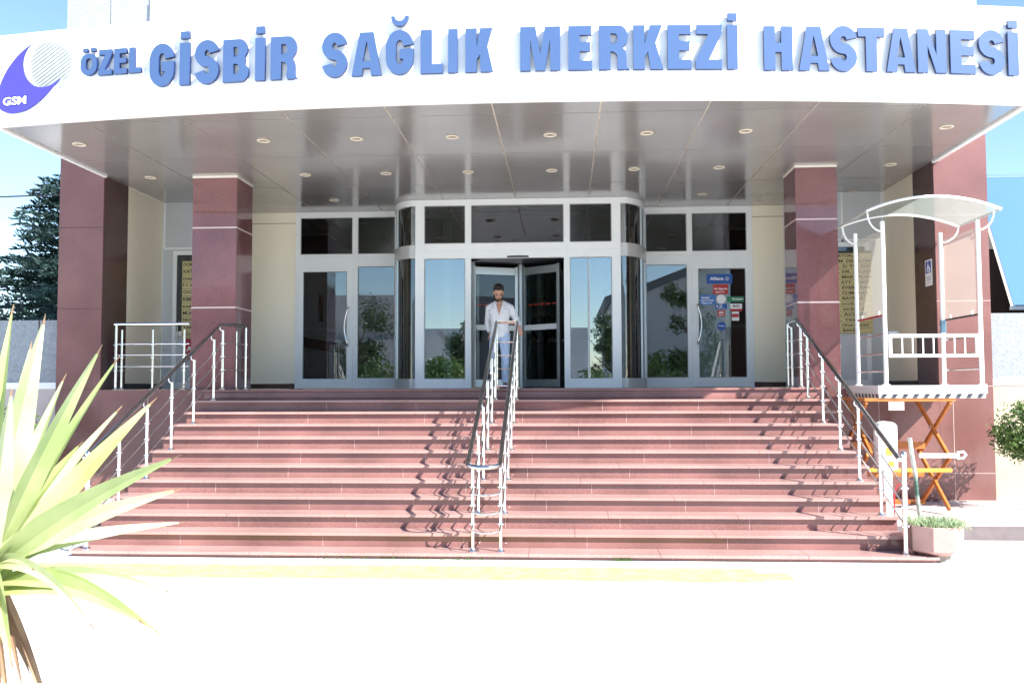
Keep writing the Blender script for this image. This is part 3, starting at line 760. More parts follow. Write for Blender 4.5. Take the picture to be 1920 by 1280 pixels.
def side_rail(name, label, xb, xt, corner, s):
    t = thing(name, label, 'railing', (xb, 9.7, nz(1)))
    def xx(y): return xb+(xt-xb)*(y-9.7)/(13.2-9.7)
    for k in (3, 5, 7, 9, 11):
        y = ny(k)+.12; post(xx(y), y, nz(k), nz(k)+.90, t, br=s)
    post(xb, 9.7, nz(1), nz(1)+1.02, t, r=.027, ball=True)
    post(xt, 13.2, ZL, ZL+.90, t, br=s); 
    post((xt+corner[0])/2+.01*s, (13.2+corner[1])/2+.1, ZL, ZL+.90, t, br=s); post(corner[0], corner[1], ZL, ZL+.96, t, r=.022)
    top = [(xb, 9.70, .07), (xt, 13.2, ZL-.01), (corner[0], corner[1], ZL-.01)]
    off = 0.045*s
    rails(t, [(p[0]+(off if i < 2 else 0), p[1], p[2]) for i, p in enumerate(top)], 1.0, ())
    for m in (.30, .50, .70):
        MB().tube([(p[0], p[1], p[2]+m) for p in [(xb, 9.7, .07), (xt-.0, 13.12, ZL-.04), (xt+(corner[0]-xt)*.12, 13.2+.05, ZL), (corner[0], corner[1], ZL)]], .008, 8).build('crossbar', 'steel', t, smooth=True)
    return t
side_rail('stair_railing', 'steel stair railing descending the left edge of the steps behind the yucca', -5.34, -5.19, (-4.975, 13.58), -1)
side_rail('stair_railing', 'steel stair railing descending the right edge of the steps beside the lift', 3.60, 3.465, (3.385, 13.6), -1)
t = thing('stair_railing', 'double steel railing with looped end down the middle of the steps', 'railing', (-.85, 9.7, 0))
x0, x1 = -1.005, -.70
for k in (1, 3, 5, 7, 9, 11):
    y = ny(k)+.12
    for x in (x0, x1): post(x, y, nz(k), nz(k)+.90, t, br=(-1 if x == x0 else 1)*.4)
for x in (x0, x1): post(x, 13.2, ZL, ZL+.93, t)
def loop(off, rx, yf, n=10):
    z = lambda y: .07+.5*(y-9.7)
    xa = x0-(.045 if off > .9 else 0)
    p = [(x0, 13.2, ZL-.01+off), (xa, 9.62, z(9.62)+off)]
    cx = (xa+x1)/2; hw = (x1-xa)/2
    p += [(cx-hw*math.cos(math.pi*i/n), 9.60-rx*math.sin(math.pi*i/n), z(9.60)+off-.02*math.sin(math.pi*i/n)) for i in range(n+1)]
    p += [(x1, 9.62, z(9.62)+off), (x1, 13.2, ZL-.01+off)]
    return p
MB().tube(loop(1.0, .16, 9.6)+[], .026, 14, closed=True).build('handrail', 'steel_dark', t, smooth=True)
for m in (.30, .50, .70): MB().tube(loop(m, .10, 9.6), .008, 8, closed=True).build('crossbar', 'steel', t, smooth=True)
y = ny(5)
for k in (11, 9, 7, 5): pass
MB().tube([(x0, ny(11)+.12, nz(11)+.2), (x1, ny(11)+.12, nz(11)+.2)], .014, 8).build('crossbar', 'steel', t, smooth=True)
t = thing('landing_railing', 'level steel railing along the landing edge between the left pier and column', 'railing', (-6.4, 13.4, ZL))
for i, x in enumerate((-6.97, -6.875, -6.38, -5.88)): post(x, 13.4, ZL, ZL+(1.0 if i == 0 else .93), t, r=.022 if i == 0 else .016)
MB().tube([(-7.0, 13.4, ZL+1.02), (-5.80, 13.4, ZL+1.02)], .024, 14).build('handrail', 'steel', t, smooth=True)
for m in (.36, .54, .71): MB().tube([(-6.97, 13.4, ZL+m), (-5.80, 13.4, ZL+m)], .009, 8).build('crossbar', 'steel', t, smooth=True)

# ------------------------------------------------------------------ platform lift
L = thing('platform_lift', 'wheelchair platform lift with arched clear canopy and orange scissor legs', 'lift', (4.8, 12.5, .17))
Y0, Y1 = 11.95, 13.0
dk = MB().box(4.12, 5.52, Y0-.03, 13.26, 1.745, 1.855).build('deck', 'white_paint', L, bevel=.006)
sk = MB().box(4.14, 5.50, Y0-.012, 13.2, 1.69, 1.744).build('skirt', 'white_paint', L)
mb = MB()
n = 10
for i in range(n):
    a = 4.15+i*.137
    mb.add([(a, Y0-.0145, 1.692), (a+.06, Y0-.0145, 1.692), (a+.095, Y0-.0145, 1.743), (a+.035, Y0-.0145, 1.743)], [(0, 1, 2, 3)])
for i in range(9):
    a = Y0+.04+i*.137
    for x in (4.1375, 5.5025): mb.add([(x, a, 1.692), (x, a+.06, 1.692), (x, a+.09, 1.743), (x, a+.03, 1.743)], [(0, 1, 2, 3)])
mb.build('hazard_stripe', 'stripe_black', sk)
posts = [(4.235, Y0), (5.465, Y0), (4.22, Y1), (5.42, Y1)]
for x, y in posts:
    mb = MB().tube([(x, y, 1.856), (x, y, 4.03 if y == Y0 else 4.05)], .028, 16); mb.lathe([(.055, 0), (.055, .008), (.035, .02)], (x, y, 1.8555), 16); mb.ell((x, y, 4.03), (.028, .028, .012), 12)
    mb.build('post', 'white_paint', L, smooth=True)
def az(x): u = (x-4.862)/.865; return 4.335-.185*u*u
n = 26
def arc_sheet(y0, y1, th):
    mb = MB(); vs = []; fs = []
    for i in range(n+1):
        x = 4.0+1.725*i/n; z = az(x); vs += [(x, y0, z), (x, y1, z), (x, y1, z+th), (x, y0, z+th)]
    for i in range(n):
        for j in range(4): fs.append((4*i+j, 4*i+(j+1) % 4, 4*i+4+(j+1) % 4, 4*i+4+j))
    fs += [(0, 1, 2, 3), (4*n+3, 4*n+2, 4*n+1, 4*n)]
    return mb.add(vs, fs)
cp = arc_sheet(11.86, 13.12, .006).build('canopy', 'poly_roof', L, smooth=True)
for y in (11.84, 13.13):
    MB().tube([(4.0+1.725*i/n, y, az(4.0+1.725*i/n)+.005) for i in range(n+1)], .018, 10).build('canopy_rim', 'white_paint', cp, smooth=True)
for x in (4.0, 5.725): MB().beam((x, 11.86, az(x)+.002), (x, 13.12, az(x)+.002), .022, .022).build('canopy_edge', 'frame_grey', cp)
for x, y in posts:
    s = -1 if x < 4.8 else 1
    xe = 4.045 if s < 0 else 5.68
    pts = [(x, y, 3.90)]+[(x+(xe-x)*math.sin(R(a)), y, 3.90+(az(xe)-3.92)*(1-math.cos(R(a)))) for a in range(15, 91, 15)]
    MB().tube(pts, .012, 8).build('bracket', 'white_paint', cp, smooth=True)
for x, xb in ((4.228, 4.228), (5.443, 5.443)):
    pn = MB().box(x-.004, x+.004, Y0+.05, Y1-.03, 2.80, 3.93).build('side_panel', 'poly_panel', L)
    MB().beam((x, Y0+.03, 2.785), (x, Y1-.03, 2.785), .022, .022).build('panel_rail', 'red_panel' if x < 5 else 'black_plastic', pn)
    m = MB()
    for yy in (Y0+.18, Y1-.2): m.box(x-.01, x+.01, yy-.012, yy+.012, 2.797, 2.85)
    m.build('clip', 'white_paint', pn)
    for z in (2.53, 2.28, 2.05) if x < 5 else (2.50, 2.28, 2.07):
        MB().tube([(x, Y0+.025, z), (x, Y1-.025, z)], .012, 8).build('side_bar', 'steel', L, smooth=True)
g_ = MB()
g_.box(4.275, 5.43, Y0-.03, Y0+.01, 2.485, 2.53).box(4.275, 5.43, Y0-.03, Y0+.01, 2.225, 2.265).box(4.275, 4.315, Y0-.03, Y0+.01, 2.266, 2.484).box(5.39, 5.43, Y0-.03, Y0+.01, 2.266, 2.484)
gt = g_.build('gate', 'white_paint', L, bevel=.006)
for i in range(7):
    x = 4.315+1.075*(i+1)/8; MB().tube([(x, Y0-.01, 2.266), (x, Y0-.01, 2.484)], .010, 8).build('gate_bar', 'white_paint', gt, smooth=True)
MB().box(4.24, 4.40, Y0-.02, Y0+.0, 2.545, 2.565).build('gate_latch', 'steel', gt)
MB().box(5.36, 5.43, Y1-.09, Y1-.04, 2.60, 2.78).build('call_box', 'mirror_glass', L, bevel=.005)
# scissors
def bar(a, b, m='orange_paint', w=.035, h=.07, nm='scissor_arm', up=(1, 0, 0)):
    return MB().beam(a, b, w, h, up=up).build(nm, m, L, bevel=.004)
zt_, zm, zb_ = 1.64, .95, .24
for x, s in ((3.98, 1), (5.06, -1)):
    # upper pair: one arm outside the other
    for (ya, yb, dx) in ((Y0+.02, Y1-.05, 0), (Y1-.05, Y0+.02, .05*s)):
        MB().beam((x+dx, ya, zt_), (x+dx, yb, zm), .035, .06, up=(0, -(zm-zt_)*1.0, (yb-ya))).build('scissor_arm', 'orange_paint', L, bevel=.004)
        MB().beam((x+dx, ya, zm), (x+dx, yb, zb_), .035, .06, up=(0, -(zb_-zm), (yb-ya))).build('scissor_arm', 'orange_paint', L, bevel=.004)
    for z in ((zt_+zm)/2, (zb_+zm)/2):
        MB().tube([(x-.03, (Y0+Y1)/2-.015, z), (x+.08*s if s > 0 else x-.08, (Y0+Y1)/2-.015, z)], .022, 12).build('pivot_pin', 'steel', L, smooth=True)
MB().box(3.95, 5.12, Y0-.0, Y0+.05, 1.645, 1.688).box(3.95, 5.12, 13.0, 13.05, 1.645, 1.688).box(3.95, 4.0, Y0+.051, 12.999, 1.645, 1.688).box(5.07, 5.12, Y0+.051, 12.999, 1.645, 1.688).build('top_frame', 'orange_paint', L, bevel=.004)
MB().box(3.95, 5.12, 13.0, 13.06, .175, .235).build('base_frame', 'orange_paint', L, bevel=.004)
bar((4.02, 12.75, 1.02), (5.02, 12.75, 1.02), 'orange_paint', .06, .10, 'cross_beam', (0, 0, 1))
bar((4.62, Y0-.02, .94), (5.13, Y0-.02, .94), 'white_paint', .05, .055, 'cross_beam', (0, 0, 1))
bar((4.0, Y0+.04, .745), (5.06, Y0+.04, .745), 'yellow_paint', .05, .05, 'cross_beam', (0, 0, 1))
bar((4.0, 12.9, .60), (5.06, 12.9, .60), 'orange_paint', .05, .06, 'cross_beam', (0, 0, 1))
MB().tube([(5.12, Y0-.0, .90), (5.20, Y0, .91), (5.23, Y0, .95), (5.20, Y0, .99), (5.12, Y0, .98)], .014, 8).build('hook', 'frame_white', L, smooth=True)
MB().tube([(4.30, 12.3, 1.28), (4.42, 12.0, .86)], [.028, .022], 12).build('hydraulic_ram', 'steel_dark', L, smooth=True)
MB().lathe([(.04, 0), (.045, .03), (.045, .1), (.035, .12)], (4.30, 12.3, 1.26), 12).build('ram_cap', 'black_plastic', L)
# control box with rounded top
mb = MB(); pts = []; cxm, hw = 4.055, .115
pts = [(cxm-hw, .80), (cxm+hw, .80)]+[(cxm+hw*math.cos(R(a)), 1.34+hw*.55*math.sin(R(a))) for a in range(0, 181, 15)]
vs = [(x, 11.42, z) for x, z in pts]+[(x, 11.62, z) for x, z in pts]; k = len(pts)
mb.add(vs, [tuple(range(k)), tuple(range(2*k-1, k-1, -1))]+[(i, (i+1) % k, k+(i+1) % k, k+i) for i in range(k)])
cb = mb.build('control_box', 'white_paint', L, bevel=.008, smooth=True)
MB().box(4.00, 4.11, 11.46, 11.58, .17, .799).build('box_foot', 'white_paint', L, bevel=.006)
P('warning_sticker', 'yellow_paint', 4.02, 4.10, 11.4185, 11.4195, .98, 1.08, cb); P('warning_sticker', 'yellow_paint', 4.05, 4.12, 11.4185, 11.4195, .84, .91, cb)
hs = MB().tube([(4.33, 11.45, 1.20), (4.35, 11.45, 1.0), (4.385, 11.45, .75), (4.41, 11.48, .5), (4.45, 11.5, .20)], .026, 12).build('hose', 'hose_green', L, smooth=True)
MB().tube([(4.28, 11.5, .2)]+[(4.22+.08*math.cos(R(a)), 11.5, .42+.2*math.sin(R(a))) for a in range(-30, 200, 20)]+[(4.13, 11.5, .18)], .010, 8).build('cable', 'red_panel', L, smooth=True)

# signs
S = thing('lift_sign', 'small pale sign with red lettering hanging under the lift deck', 'sign', (4.345, 11.93, 1.52))
P('plate', 'ink_white', 4.25, 4.45, 11.925, 11.932, 1.53, 1.643, S, .002)
m = MB()
for q in ((4.256, 4.444, 1.534, 1.538), (4.256, 4.444, 1.635, 1.639), (4.256, 4.260, 1.539, 1.634), (4.440, 4.444, 1.539, 1.634)): m.box(q[0], q[1], 11.9235, 11.9245, q[2], q[3])
m.build('border', 'red_panel', S)
text_mesh('lettering', 'ENGELLİ', 4.275, 4.425, 1.592, 1.628, 11.9235, 'red_panel', S, .02); text_mesh('lettering', 'ASANSÖRÜ', 4.268, 4.432, 1.545, 1.585, 11.9235, 'red_panel', S, .02)
# wheelchair sign on the inner side of the right pier (faces left, -x)
S = thing('wheelchair_sign', 'white sign with blue wheelchair symbol on the dark inner face of the right pier', 'sign', (5.457, 13.51, 3.36))
P('plate', 'ink_white', 5.450, 5.457, 13.40, 13.64, 3.34, 3.73, S)
P('symbol_field', 'ink_blue', 5.4475, 5.4495, 13.425, 13.615, 3.53, 3.71, S)
m = MB()
X = 5.4455; cy, cz = 13.51, 3.59
m.tube([(X, cy-.045*math.cos(R(a))*1.0, cz+.045*math.sin(R(a))) for a in range(-200, 60, 20)], .007, 6)
m.tube([(X, cy+.01, 3.665), (X, cy+.01, 3.60), (X, cy-.035, 3.60), (X, cy-.055, 3.555)], .008, 6).ell((X, cy+.01, 3.688), (.004, .012, .012), 10)
m.tube([(X, cy+.01, 3.64), (X, cy-.03, 3.64)], .006, 6)
m.build('wheelchair_symbol', 'ink_white', S)
for z0, s_ in ((3.46, 'ENGELLİ'), (3.42, 'ASANSÖRÜ'), (3.37, 'GİRİŞİ')): text_mesh('lettering', s_, 0, .18, z0, z0+.028, 5.4488, 'red_panel' if z0 < 3.4 else 'ink_black', S, .0, face=('-x', 13.60))
# directory boards
def board(x0, x1, label, lines):
    S = thing('directory_board', label, 'notice board', ((x0+x1)/2, 15.28, 2.7))
    P('backing', 'board_yellow', x0, x1, 15.275, 15.305, 2.74, 4.10, S); P('header', 'ink_black', x0, x1, 15.274, 15.306, 4.101, 4.14, S)
    n = len(lines); h = 1.36/n
    for i, s_ in enumerate(lines):
        z = 4.10-(i+1)*h; P('row_line', 'ink_black', x0+.005, x1-.005, 15.2735, 15.2745, z-.003, z+.002, S)
        if s_: text_mesh('lettering', s_, x0+.02, x0+.02+min(x1-x0-.04, .055*len(s_)), z+h*.28, z+h*.80, 15.273, 'ink_black', S, .03)
board(4.52, 5.22, 'yellow directory board with black lines of names behind the lift', ['DOKTORLAR', 'UZM. DR. SLAM', 'DR. D TIC DA', 'OP. DR. ASLAN', 'DR. MAK TRAN', 'DR. ATY AKSOY', 'DR. EVER - BAR', 'DR. CUMANCI', 'DR. BAYRAK', 'DR. DOĞAN', 'DR. EKİNCİ', 'DR. ACI BER', 'DR. TESİS', 'DR. ÜNATGÜN', 'DR. BANK'])
board(-6.76, -6.16, 'yellow directory board half hidden behind the left granite column', ['DOKTOR', 'KAT', 'DAHİLİYE', '11 AÇIK', 'ÇOCUK', 'KBB', 'KARDİYO', 'MUAYENE', 'NUŞ.', 'TIBBİ', 'GÖZ'])
S = thing('fire_box', 'red box with white lettering below the left yellow board', 'fire box', (-6.46, 15.28, 2.4))
P('box', 'red_panel', -6.70, -6.20, 15.255, 15.30, 2.36, 2.72, S, .006); text_mesh('lettering', 'ACİL', -6.66, -6.30, 2.50, 2.62, 15.2535, 'ink_white', S, .03)
# stickers on the right glass door
ST = 'stickers on the right glass door'
Yk = YF-.012+.026
def sticker(label, x0, x1, z0, z1, m, texts=(), rnd=False, tm='ink_white'):
    t = thing('sticker', label, 'sticker', ((x0+x1)/2, Yk, z0), ST)
    if rnd:
        c = ((x0+x1)/2, (z0+z1)/2); r = (x1-x0)/2; n = 28
        vs = [(c[0]+r*math.cos(2*math.pi*i/n), Yk, c[1]+r*math.sin(2*math.pi*i/n)) for i in range(n)]+[(c[0]+r*math.cos(2*math.pi*i/n), Yk+.0015, c[1]+r*math.sin(2*math.pi*i/n)) for i in range(n)]
        MB().add(vs, [tuple(range(n)), tuple(range(2*n-1, n-1, -1))]+[(i, (i+1) % n, n+(i+1) % n, n+i) for i in range(n)]).build('decal', m, t)
    else: P('decal', m, x0, x1, Yk, Yk+.0015, z0, z1, t)
    for s_, a, b, c, d in texts: text_mesh('lettering', s_, x0+(x1-x0)*a, x0+(x1-x0)*b, z0+(z1-z0)*c, z0+(z1-z0)*d, Yk-.0015, tm, t, .03)
    return t
def sx(px): return 2.352+.12+(px-97)/(567-97)*.865      # door glass width in decimetre marks of a detail drawing
def sz(q): return 4.014-(q-122)/(1222-122)*2.0
def stk(label, a, b, c, d, *r, **k): return sticker(label, sx(a), sx(b), sz(d), sz(c), *r, **k)
t = stk('wide blue sticker topmost on the right glass door', 182, 438, 178, 275, 'sticker_blue', (('Allianz', .13, .66, .36, .70),))
m = MB(); m.tube([(sx(385)+.035*math.cos(R(a)), Yk-.002, sz(226)+.035*math.sin(R(a))) for a in range(0, 360, 20)], .003, 6, closed=True)
for dx in (-.012, 0, .012): m.tube([(sx(385)+dx, Yk-.002, sz(226)-.022), (sx(385)+dx, Yk-.002, sz(226)+.02)], .0025, 6)
m.build('emblem', 'ink_white', t)
stk('red sticker just below the wide blue one', 245, 395, 282, 383, 'sticker_red', (('Ak Sigorta', .06, .94, .40, .66), ('sigorta', .15, .75, .14, .30)))
stk('light blue square sticker at the left of the white round one', 115, 267, 388, 490, 'sticker_light_blue', (('Anadolu', .08, .62, .62, .84), ('Hayat Emeklilik', .08, .92, .34, .52), ('Sigorta', .1, .8, .1, .28)))
stk('white round sticker in the middle of the door', 277, 370, 388, 478, 'ink_white', rnd=True)
stk('long green sticker at the right of the white round one', 382, 545, 407, 462, 'sticker_green', (('Groupama', .30, .97, .28, .74),))
stk('small dark blue sticker under the white round one', 268, 380, 482, 535, 'sticker_blue', (('K 22', .08, .6, .35, .85), ('sigorta', .15, .85, .08, .26)))
stk('small red square sticker under the small blue one', 285, 362, 546, 608, 'sticker_red', (('axa', .2, .8, .5, .8), ('sigorta', .15, .85, .15, .35)))
t = stk('white and red badge hanging below the green sticker', 412, 528, 480, 555, 'ink_white', (('ERGO', .22, .78, .50, .86),), tm='ink_black')
P('band', 'sticker_red', sx(412), sx(528), Yk-.001, Yk-.0002, sz(555), sz(532), t)
t = stk('white card with red middle, lowest at the right', 425, 498, 560, 652, 'ink_white')
P('band', 'sticker_red', sx(427), sx(496), Yk-.001, Yk-.0002, sz(618), sz(582), t)
stk('round dark blue sticker, lowest on the right glass door', 282, 370, 662, 750, 'sticker_blue', (('Sompo', .14, .86, .42, .62),), rnd=True)

# ------------------------------------------------------------------ planter, plants
t = thing('planter', 'octagonal pink concrete planter at the right foot of the stairs', 'planter', (3.93, 9.75, 0))
def octa(prof, c, mname, nm, par, bev=.006, m2=None):
    mb = MB(); n = 8; vs = []; fs = []
    for r, z in prof:
        for j in range(n):
            a = 2*math.pi*(j+.5)/n; vs.append((c[0]+r*math.cos(a), c[1]+r*math.sin(a), z))
    for i in range(len(prof)-1):
        for j in range(n): fs.append((i*n+j, i*n+(j+1) % n, (i+1)*n+(j+1) % n, (i+1)*n+j))
    fs.append(tuple(range(n-1, -1, -1))); fs.append(tuple((len(prof)-1)*n+j for j in range(n)))
    return mb.add(vs, fs).build(nm, mname, par, bevel=bev)
pc = (3.93, 9.80)
octa([(.16, .002), (.16, .04), (.17, .065)], pc, 'planter_foot', 'foot', t)
octa([(.175, .066), (.285, .12), (.292, .375), (.262, .378), (.25, .33)], pc, 'planter', 'bowl', t)
octa([(.24, .30), (.235, .345)], pc, 'soil', 'soil', t, 0)
def tuft(mb, c, R0, n, h, w):
    for i in range(n):
        a = random.uniform(0, 6.283); r = R0*math.sqrt(random.random()); bx, by = c[0]+r*math.cos(a), c[1]+r*math.sin(a)
        ln = random.uniform(.2, .5); hh = h*random.uniform(.5, 1.1)
        d = Vector((math.cos(a)*ln*r/R0+random.gauss(0, .25), math.sin(a)*ln*r/R0+random.gauss(0, .25), 1)).normalized()
        s = d.cross(Vector((random.random()-.5, random.random()-.5, .1))).normalized()*w
        p0 = Vector((bx, by, c[2])); p1 = p0+d*hh*.6; p2 = p0+d*hh+Vector((d.x, d.y, -.3))*hh*.25
        mb.add([p0-s*.4, p0+s*.4, p1+s, p1-s, p2], [(0, 1, 2, 3), (3, 2, 4)])
        for k in range(4):
            q = p0.lerp(p1, random.uniform(.3, 1.2)); dd = Vector((random.gauss(0, 1), random.gauss(0, 1), random.gauss(.2, .6))).normalized()*w*3
            ss = dd.cross(Vector((0, 0, 1))).normalized()*w*.9 if abs(dd.z) < w*2.9 else Vector((w, 0, 0))
            mb.add([q, q+dd*.5+ss, q+dd, q+dd*.5-ss], [(0, 1, 2, 3)])
mb = MB(); tuft(mb, (pc[0]+.02, pc[1], .34), .26, 420, .14, .0055)
for i in range(90):                                       # trailing over the rim at the right
    a = random.uniform(-1.2, .9); r = random.uniform(.22, .36); p = Vector((pc[0]+r*math.cos(a), pc[1]+r*math.sin(a)*.9, .40-.25*(r-.22)+random.uniform(-.03, .05)))
    for k in range(5):
        dd = Vector((random.gauss(0, 1), random.gauss(0, 1), random.gauss(0, 1))).normalized()*.022; ss = dd.cross(Vector((.3, .2, 1))).normalized()*.006
        q = p+Vector((random.gauss(0, .02), random.gauss(0, .02), random.gauss(0, .012))); mb.add([q, q+dd*.5+ss, q+dd, q+dd*.5-ss], [(0, 1, 2, 3)])
tag(mb.build('pot_plant', 'pot_plant'), 'pale green low bushy plant growing in the pink planter', 'plant')

def leafball(mb, c, r, n, size, seed, sq=(1, 1, 1), hole=.35):
    rnd = random.Random(seed); cl = [(Vector((rnd.gauss(0, 1), rnd.gauss(0, 1), rnd.gauss(0, 1))).normalized()) for _ in range(26)]
    for i in range(n):
        d = rnd.choice(cl)+Vector((rnd.gauss(0, .28), rnd.gauss(0, .28), rnd.gauss(0, .28))); d.normalize()
        rr = r*(rnd.uniform(.45, 1.0)+rnd.gauss(0, .05))
        p = Vector(c)+Vector((d.x*sq[0], d.y*sq[1], d.z*sq[2]))*rr
        f = (d+Vector((rnd.gauss(0, .6), rnd.gauss(0, .6), rnd.gauss(0, .6)))).normalized()
        u = f.cross(Vector((rnd.gauss(0, 1), rnd.gauss(0, 1), rnd.gauss(0, 1)))).normalized()*size*rnd.uniform(.6, 1.3); v = f.cross(u).normalized()*size*.42
        mb.add([p-u*.5, p+v*.5+f*size*.1, p+u*.5, p-v*.5+f*size*.1], [(0, 1, 2), (0, 2, 3)])
def bush(label, c, r, n, size, seed, sq=(1, 1, 1), z0=0.0):
    t = thing('bush', label, 'bush', (c[0], c[1], z0))
    mb = MB(); leafball(mb, c, r, n, size, seed, sq); mb.build('foliage', 'bush_leaf', t)
    mb = MB(); rnd = random.Random(seed)
    mb.tube([(c[0], c[1], z0), (c[0]+.02, c[1], c[2]-r*.3)], [.03, .018], 8)
    for i in range(22):
        d = Vector((rnd.gauss(0, 1), rnd.gauss(0, 1), rnd.gauss(.3, .7))).normalized(); mb.tube([(c[0], c[1], c[2]-r*.5), tuple(Vector(c)+Vector((d.x*sq[0], d.y*sq[1], d.z*sq[2]))*r*.8)], [.010, .003], 5)
    mb.build('trunk', 'bark', t)
bush('round clipped green bush at the right edge before the cream wall', (6.27, 12.5, 1.22), .45, 2600, .075, 3, (1, 1, .95), .17)
bush('leafy green bush behind the yucca beside the left pier', (-8.0, 12.4, .95), .62, 2600, .07, 5, (1, 1, 1.0), .17)
mb = MB()
for i in range(420):
    x = random.uniform(5.9, 8.5); y = random.uniform(11.5, 12.4); h = random.uniform(.03, .12)
    if x < 6.4+(12.4-y)*.4: continue
    a = random.uniform(0, 6.28); mb.add([(x-.012, y, .171), (x+.012, y, .171), (x+math.cos(a)*h*.7, y+math.sin(a)*h*.7, .171+h)], [(0, 1, 2)])
tag(mb.build('grass', 'bush_leaf'), 'low green ground cover on the raised slab at the right edge', 'ground cover', kind='stuff')

# yucca close to the camera
t = thing('yucca', 'large yucca with long pointed pale green leaves close at the left edge', 'yucca', (-1.74, 2.6, 0))
YC = Vector((-1.74, 2.6, 1.30))
mb = MB(); mb.tube([(-1.83, 2.62, 0), (-1.80, 2.62, .5), (-1.77, 2.6, .95), (-1.74, 2.6, 1.30)], [.075, .065, .06, .05], 12)
for i in range(40):                                       # shaggy old leaf bases
    a = random.uniform(0, 6.28); z = random.uniform(.3, 1.15); p = Vector((-1.78+.055*math.cos(a), 2.61+.055*math.sin(a), z))
    o_ = Vector((math.cos(a)*.05, math.sin(a)*.05, -.14)); s_ = Vector((-math.sin(a), math.cos(a), 0))*.022
    mb.add([p-s_, p+s_, p+o_*.7+s_*.6, p+o_], [(0, 1, 2, 3)])
mb.build('trunk', 'bark', t, smooth=False)
def yleaf(tip, wd, mname, root=None, sag=.04, tw=0.0):
    tip = Vector(tip); b = Vector(root) if root else YC+Vector((random.uniform(-.02, .02), random.uniform(-.02, .02), random.uniform(-.06, .05)))
    L_ = (tip-b).length; n = 22; mb = MB(); d = (tip-b).normalized()
    side = d.cross(Vector((0, -1, .35))).normalized(); vs = []; upv = side.cross(d).normalized()
    if upv.z < 0: upv = -upv
    if tw: q = Matrix.Rotation(tw, 3, d); side = q @ side; upv = q @ upv
    for i in range(n+1):
        u = i/n
        wv = wd*(.55+.45*min(1, u*3.2))*(1-max(0, (u-.28)/.72)**1.25)+.0012
        p = b.lerp(tip, u)+Vector((0, 0, 1))*math.sin(math.pi*u)*sag*L_
        k = .22*wv
        vs += [p-side*wv/2+upv*k, p-upv*.0, p+side*wv/2+upv*k, p-upv*.003]
    fs = []
    for i in range(n):
        a = 4*i; c = a+4; fs += [(a, a+1, c+1, c), (a+1, a+2, c+2, c+1), (a, c, c+3, a+3), (a+3, c+3, c+2, a+2)]
    mb.add(vs, fs); mb.mi[-4:] = [1]*4; mb.build('leaf', [mname, 'yucca_dead'], t, smooth=True)
YL, YPALE, YD = 'yucca_leaf', 'yucca_leaf_pale', 'yucca_dead'
front = [((-1.742, 2.7, 2.126), .062, YL), ((-1.515, 2.5, 2.077), .075, YPALE), ((-1.234, 2.3, 1.977), .050, YL), ((-1.30, 2.52, 1.955), .05, YL), ((-1.68, 2.9, 1.909), .06, YPALE),
 ((-1.269, 2.7, 1.83), .058, YL), ((-1.485, 2.9, 1.80), .075, YPALE), ((-1.013, 2.3, 1.683), .062, YL), ((-1.139, 2.6, 1.56), .055, YPALE), ((-1.209, 2.8, 1.43), .045, YPALE),
 ((-1.477, 2.9, 1.38), .03, YL), ((-1.407, 2.3, 1.376), .03, YL), ((-1.147, 2.4, 1.21), .055, YL), ((-1.098, 2.4, 1.18), .045, YL), ((-1.16, 2.6, 1.25), .04, YPALE), ((-1.182, 2.2, 1.249), .030, YPALE),
 ((-1.40, 2.1, 1.20), .035, YD), ((-1.50, 2.25, 1.10), .04, YD), ((-1.42, 2.15, .98), .055, YPALE), ((-1.46, 2.3, 1.12), .05, YL), ((-1.55, 2.4, .92), .03, YD),
 ((-1.998, 2.7, 2.146), .06, YL), ((-1.975, 2.5, 1.905), .06, YPALE), ((-2.1, 3.0, 2.101), .06, YL), ((-1.865, 3.0, 2.024), .05, YL), ((-1.58, 2.45, 1.86), .06, YPALE), ((-1.45, 2.6, 1.70), .06, YL)]
for tip, wd, mn in front: yleaf(tip, wd*1.4, mn, tw=random.uniform(-.5, .5), sag=.03 if tip[2] > 1.4 else .10)
for i in range(26):
    a = random.uniform(2.0, 4.3); e = random.uniform(-.6, 1.2); ln = random.uniform(.55, .8)
    d = Vector((math.cos(a)*math.cos(e), math.sin(a)*math.cos(e), math.sin(e)))
    yleaf(YC+d*ln, random.uniform(.04, .06), random.choice((YL, YPALE, YL)) if e > -.3 else YD, tw=random.uniform(-.6, .6), sag=.06)
for i in range(9):
    a = random.uniform(-.6, .5)*2; d = Vector((math.cos(a)*.35, math.sin(a)*.35, -.85)); yleaf(YC+d*random.uniform(.35, .6), .03, YD, sag=.08)

